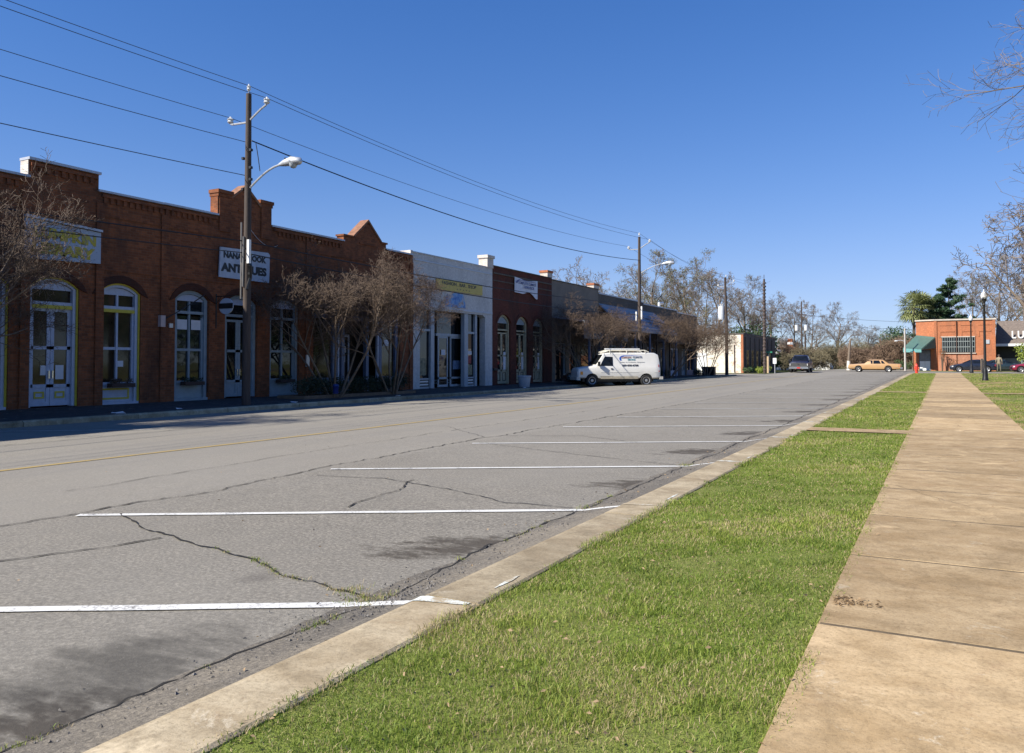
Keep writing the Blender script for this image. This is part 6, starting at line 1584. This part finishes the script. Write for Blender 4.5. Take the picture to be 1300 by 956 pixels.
# tub, bins and bits on the shop pavement
t = thing('plant_tub', 'pale grey tub on the pavement before the maroon brick shop', 'tub', W(40.1, 20.9, .2)); c = W(40.1, 20.9, G(40, 20) + .15)
m = MB(); m.lathe([(.27, 0), (.30, .05), (.36, .58), (.39, .6), (.39, .66), (.33, .66), (.31, .55), (.02, .5)], c, 16); m.build('shell', simple('pale_grey_tub', (.33, .38, .43), .6, .1), t, 40); m = MB(); m.lathe([(.30, .56), (.02, .57)], c, 12); m.build('soil', SHRUBBARK, t)
t = thing('planter_box', 'dark square planter box by the corner of the last shop', 'planter', W(86.5, 22.2, .3)); c = W(86.0, 22.2, .32)
m = MB(); m.wbox(c[0] - .75, c[0] + .55, 85.6, 86.4, .25, 1.15); m.build('box', BLACK, t); m = MB(); m.wbox(c[0] - .8, c[0] + .6, 85.55, 86.45, 1.15, 1.22); m.build('rim', BLACK, t)
t = thing('blue_bin', 'blue object at the foot of the near hedge myrtle', 'bin', W(24.6, 21.2, .3)); c = W(24.55, 21.25, .16); m = MB(); m.lathe([(.02, .22), (.10, .23), (.12, .5), (.14, .52), (.1, .6), (.02, .62)], c, 12); m.build('shell', BLUEP, t, 40); m = MB(); m.lathe([(.05, 0), (.05, .03)], c, 8); m.build('foot', BRICK_DK, t)
for i, (s, L, w, lab) in enumerate(((65.6, 22.6, .9, 'blue covered bench goods behind the van tail'), (66.9, 22.7, .6, 'smaller blue crate behind the van tail'))):
    t = thing('blue_crate', lab, 'crate', W(s, L, .25)); m = MB(); m.box(s, s + w, L, L + .5, .2, .75); m.build('shell', BLUEP, t); m = MB(); m.box(s - .03, s + w + .03, L - .03, L + .53, .75, .8); m.build('lid', BLUEP, t)
# crumpled litter on the kerb line
for i, (px, s, L, lab) in enumerate(((205, 16.4, 20.25, 'scrap of white paper on the kerb near the library window'), (143, 14.4, 20.3, 'pale scrap of paper on the kerb near the double door'), (345, 21.2, 20.2, 'small white scrap on the kerb beyond the near pole'), (450, 27.2, 20.1, 'white scrap on the kerb in front of the clipped bushes'), (601, 38.5, 20.1, 'white scrap on the kerb before the white shop'))):
    m = MB(); r = random.Random(i); z = G(s, L) + .155; pts = [W(s + r.uniform(-.22, .22), L + r.uniform(-.08, .08), z + r.uniform(0, .07)) for _ in range(9)]
    m.add(pts, [(0, 1, 2), (1, 2, 3), (2, 3, 4), (3, 4, 5), (4, 5, 6), (5, 6, 7), (6, 7, 8), (0, 3, 6), (1, 4, 7)]); o = m.build('paper_scrap', PAPER, None, recalc=False); tag(o, lab, 'litter')

# ------------------------------------------------------------------ the person on the lawn
ps, pL = 94.0, lat(1268, 94); pt = thing('person', 'person in khaki jacket and olive trousers standing on the lawn with back turned', 'person', WG(ps, pL, .09))
J = dict(pel=(0, 0, .95), sp1=(0, 0, 1.12), sp2=(0, .01, 1.30), ch=(0, .01, 1.42), nk=(0, 0, 1.52), hb=(0, -.01, 1.60), hd=(0, -.01, 1.70), ht=(0, 0, 1.76),
         lh=(.10, 0, .90), lk=(.13, -.02, .50), la=(.14, .02, .10), lf=(.15, -.13, .04), rh=(-.10, 0, .90), rk=(-.12, -.03, .50), ra=(-.14, .02, .10), rf=(-.16, -.13, .04),
         ls=(.19, 0, 1.44), le=(.27, .02, 1.16), lw=(.25, -.10, .93), lp=(.25, -.13, .87), rs=(-.19, 0, 1.44), re=(-.27, .02, 1.16), rw=(-.25, -.08, .93), rp=(-.25, -.11, .87))
RD = dict(pel=.15, sp1=.14, sp2=.16, ch=.17, nk=.06, hb=.085, hd=.10, ht=.06, lh=.10, lk=.065, la=.045, lf=.035, rh=.10, rk=.065, ra=.045, rf=.035, ls=.075, le=.05, lw=.035, lp=.04, rs=.075, re=.05, rw=.035, rp=.04)
ED = [('pel', 'sp1'), ('sp1', 'sp2'), ('sp2', 'ch'), ('ch', 'nk'), ('nk', 'hb'), ('hb', 'hd'), ('hd', 'ht'), ('pel', 'lh'), ('lh', 'lk'), ('lk', 'la'), ('la', 'lf'), ('pel', 'rh'), ('rh', 'rk'), ('rk', 'ra'), ('ra', 'rf'), ('ch', 'ls'), ('ls', 'le'), ('le', 'lw'), ('lw', 'lp'), ('ch', 'rs'), ('rs', 're'), ('re', 'rw'), ('rw', 'rp')]
# fingers as short chains rooted in the palm
for sd, sx_ in (('l', 1), ('r', -1)):
    px_, py_, pz_ = J[sd + 'p']
    for f in range(5):
        nmf = sd + 'f%d' % f; dx = (f - 1.5) * .017
        J[nmf] = (px_ + sx_ * .0, py_ - .02 + (.03 if f == 4 else 0) + dx, pz_ - (.075 if f < 4 else .04)); RD[nmf] = .009; ED.append((sd + 'p', nmf))
keys = list(J); me = bpy.data.meshes.new('body'); me.from_pydata([J[k] for k in keys], [(keys.index(a), keys.index(b)) for a, b in ED], [])
bo = bpy.data.objects.new('body', me); COL.objects.link(bo); sk = bo.modifiers.new('s', 'SKIN'); sb = bo.modifiers.new('u', 'SUBSURF'); sb.levels = 2; sb.render_levels = 2
for i, k in enumerate(keys): v = me.skin_vertices[0].data[i]; v.radius = (RD[k], RD[k]); v.use_root = (k == 'pel')
bpy.context.view_layer.update(); me2 = bpy.data.meshes.new_from_object(bo.evaluated_get(bpy.context.evaluated_depsgraph_get())); bo.modifiers.clear(); bo.data = me2
for mt in (SKIN, KHAKI, CAMO, BLACK): me2.materials.append(mt)
for p in me2.polygons:
    c = p.center; p.material_index = 0 if c.z > 1.53 or (c.z < .93 and abs(c.x) > .205) else 1 if c.z > .90 else 2 if c.z > .11 else 3
me2.shade_smooth(); bo.parent = pt
m = MB(); m.lathe([(.112, 1.64), (.118, 1.70), (.105, 1.78), (.06, 1.825), (.01, 1.835)], (0, .012, 0), 14); m.v = [(x, y, z - 0) for x, y, z in m.v]
hm = bpy.data.meshes.new('hair'); hm.from_pydata(m.v, [], m.f); hm.materials.append(HAIR); ho = bpy.data.objects.new('hair', hm); COL.objects.link(ho); ho.parent = pt; hm.shade_smooth()
pt.rotation_euler = (0, 0, R(170))

# ------------------------------------------------------------------ light, sky, camera
sun_dir = Vector((-.74, -1.02, 1.0)).normalized()
ld = bpy.data.lights.new('sun', 'SUN'); ld.energy = 4.8; ld.angle = R(.53); ld.color = (1.0, .945, .85)
lo = bpy.data.objects.new('sun', ld); COL.objects.link(lo); lo.rotation_euler = (-sun_dir).to_track_quat('-Z', 'Y').to_euler()
wd = bpy.data.worlds.new('World'); SC.world = wd; wd.use_nodes = True; nt = wd.node_tree
bg = nt.nodes['Background']; sky = nt.nodes.new('ShaderNodeTexSky'); sky.sky_type = 'NISHITA'; sky.sun_disc = False
sky.sun_elevation = math.asin(sun_dir.z); sky.sun_rotation = math.atan2(sun_dir.x, sun_dir.y)
sky.altitude = 100; sky.air_density = 1.0; sky.dust_density = .0; sky.ozone_density = 3.0
hs = nt.nodes.new('ShaderNodeHueSaturation'); hs.inputs['Saturation'].default_value = 1.3; hs.inputs['Hue'].default_value = .511; nt.links.new(sky.outputs[0], hs.inputs['Color'])
def vm(op, a, b):
    x = nt.nodes.new('ShaderNodeVectorMath'); x.operation = op
    for i, v in enumerate((a, b)):
        if isinstance(v, tuple): x.inputs[i].default_value = v
        else: nt.links.new(v, x.inputs[i])
    return x.outputs[0]
_e = vm('ADD', vm('DIVIDE', hs.outputs[0], (4.8, 7., 12.)), (1, 1, 1))
nt.links.new(vm('DIVIDE', vm('MULTIPLY', hs.outputs[0], (1.22, 1.19, 1.33)), _e), bg.inputs[0])
bg.inputs[1].default_value = .085
cd = bpy.data.cameras.new('camera'); cam = bpy.data.objects.new('camera', cd); COL.objects.link(cam); SC.camera = cam
cd.sensor_fit = 'HORIZONTAL'; cd.sensor_width = 36; cd.lens = 1011 / 1300 * 36; cd.clip_start = .05; cd.clip_end = 8000
cd.shift_y = -45 / 1300
cam.location = (0, 0, 1.6); cam.rotation_euler = (R(90) + PITCH, 0, YAW)
SC.view_settings.view_transform = 'Standard'; SC.view_settings.look = 'None'; SC.view_settings.exposure = .85; SC.view_settings.gamma = 1
SC.render.engine = 'CYCLES'; SC.cycles.max_bounces = 6; SC.cycles.transparent_max_bounces = 8
SC.cycles.use_denoising = True
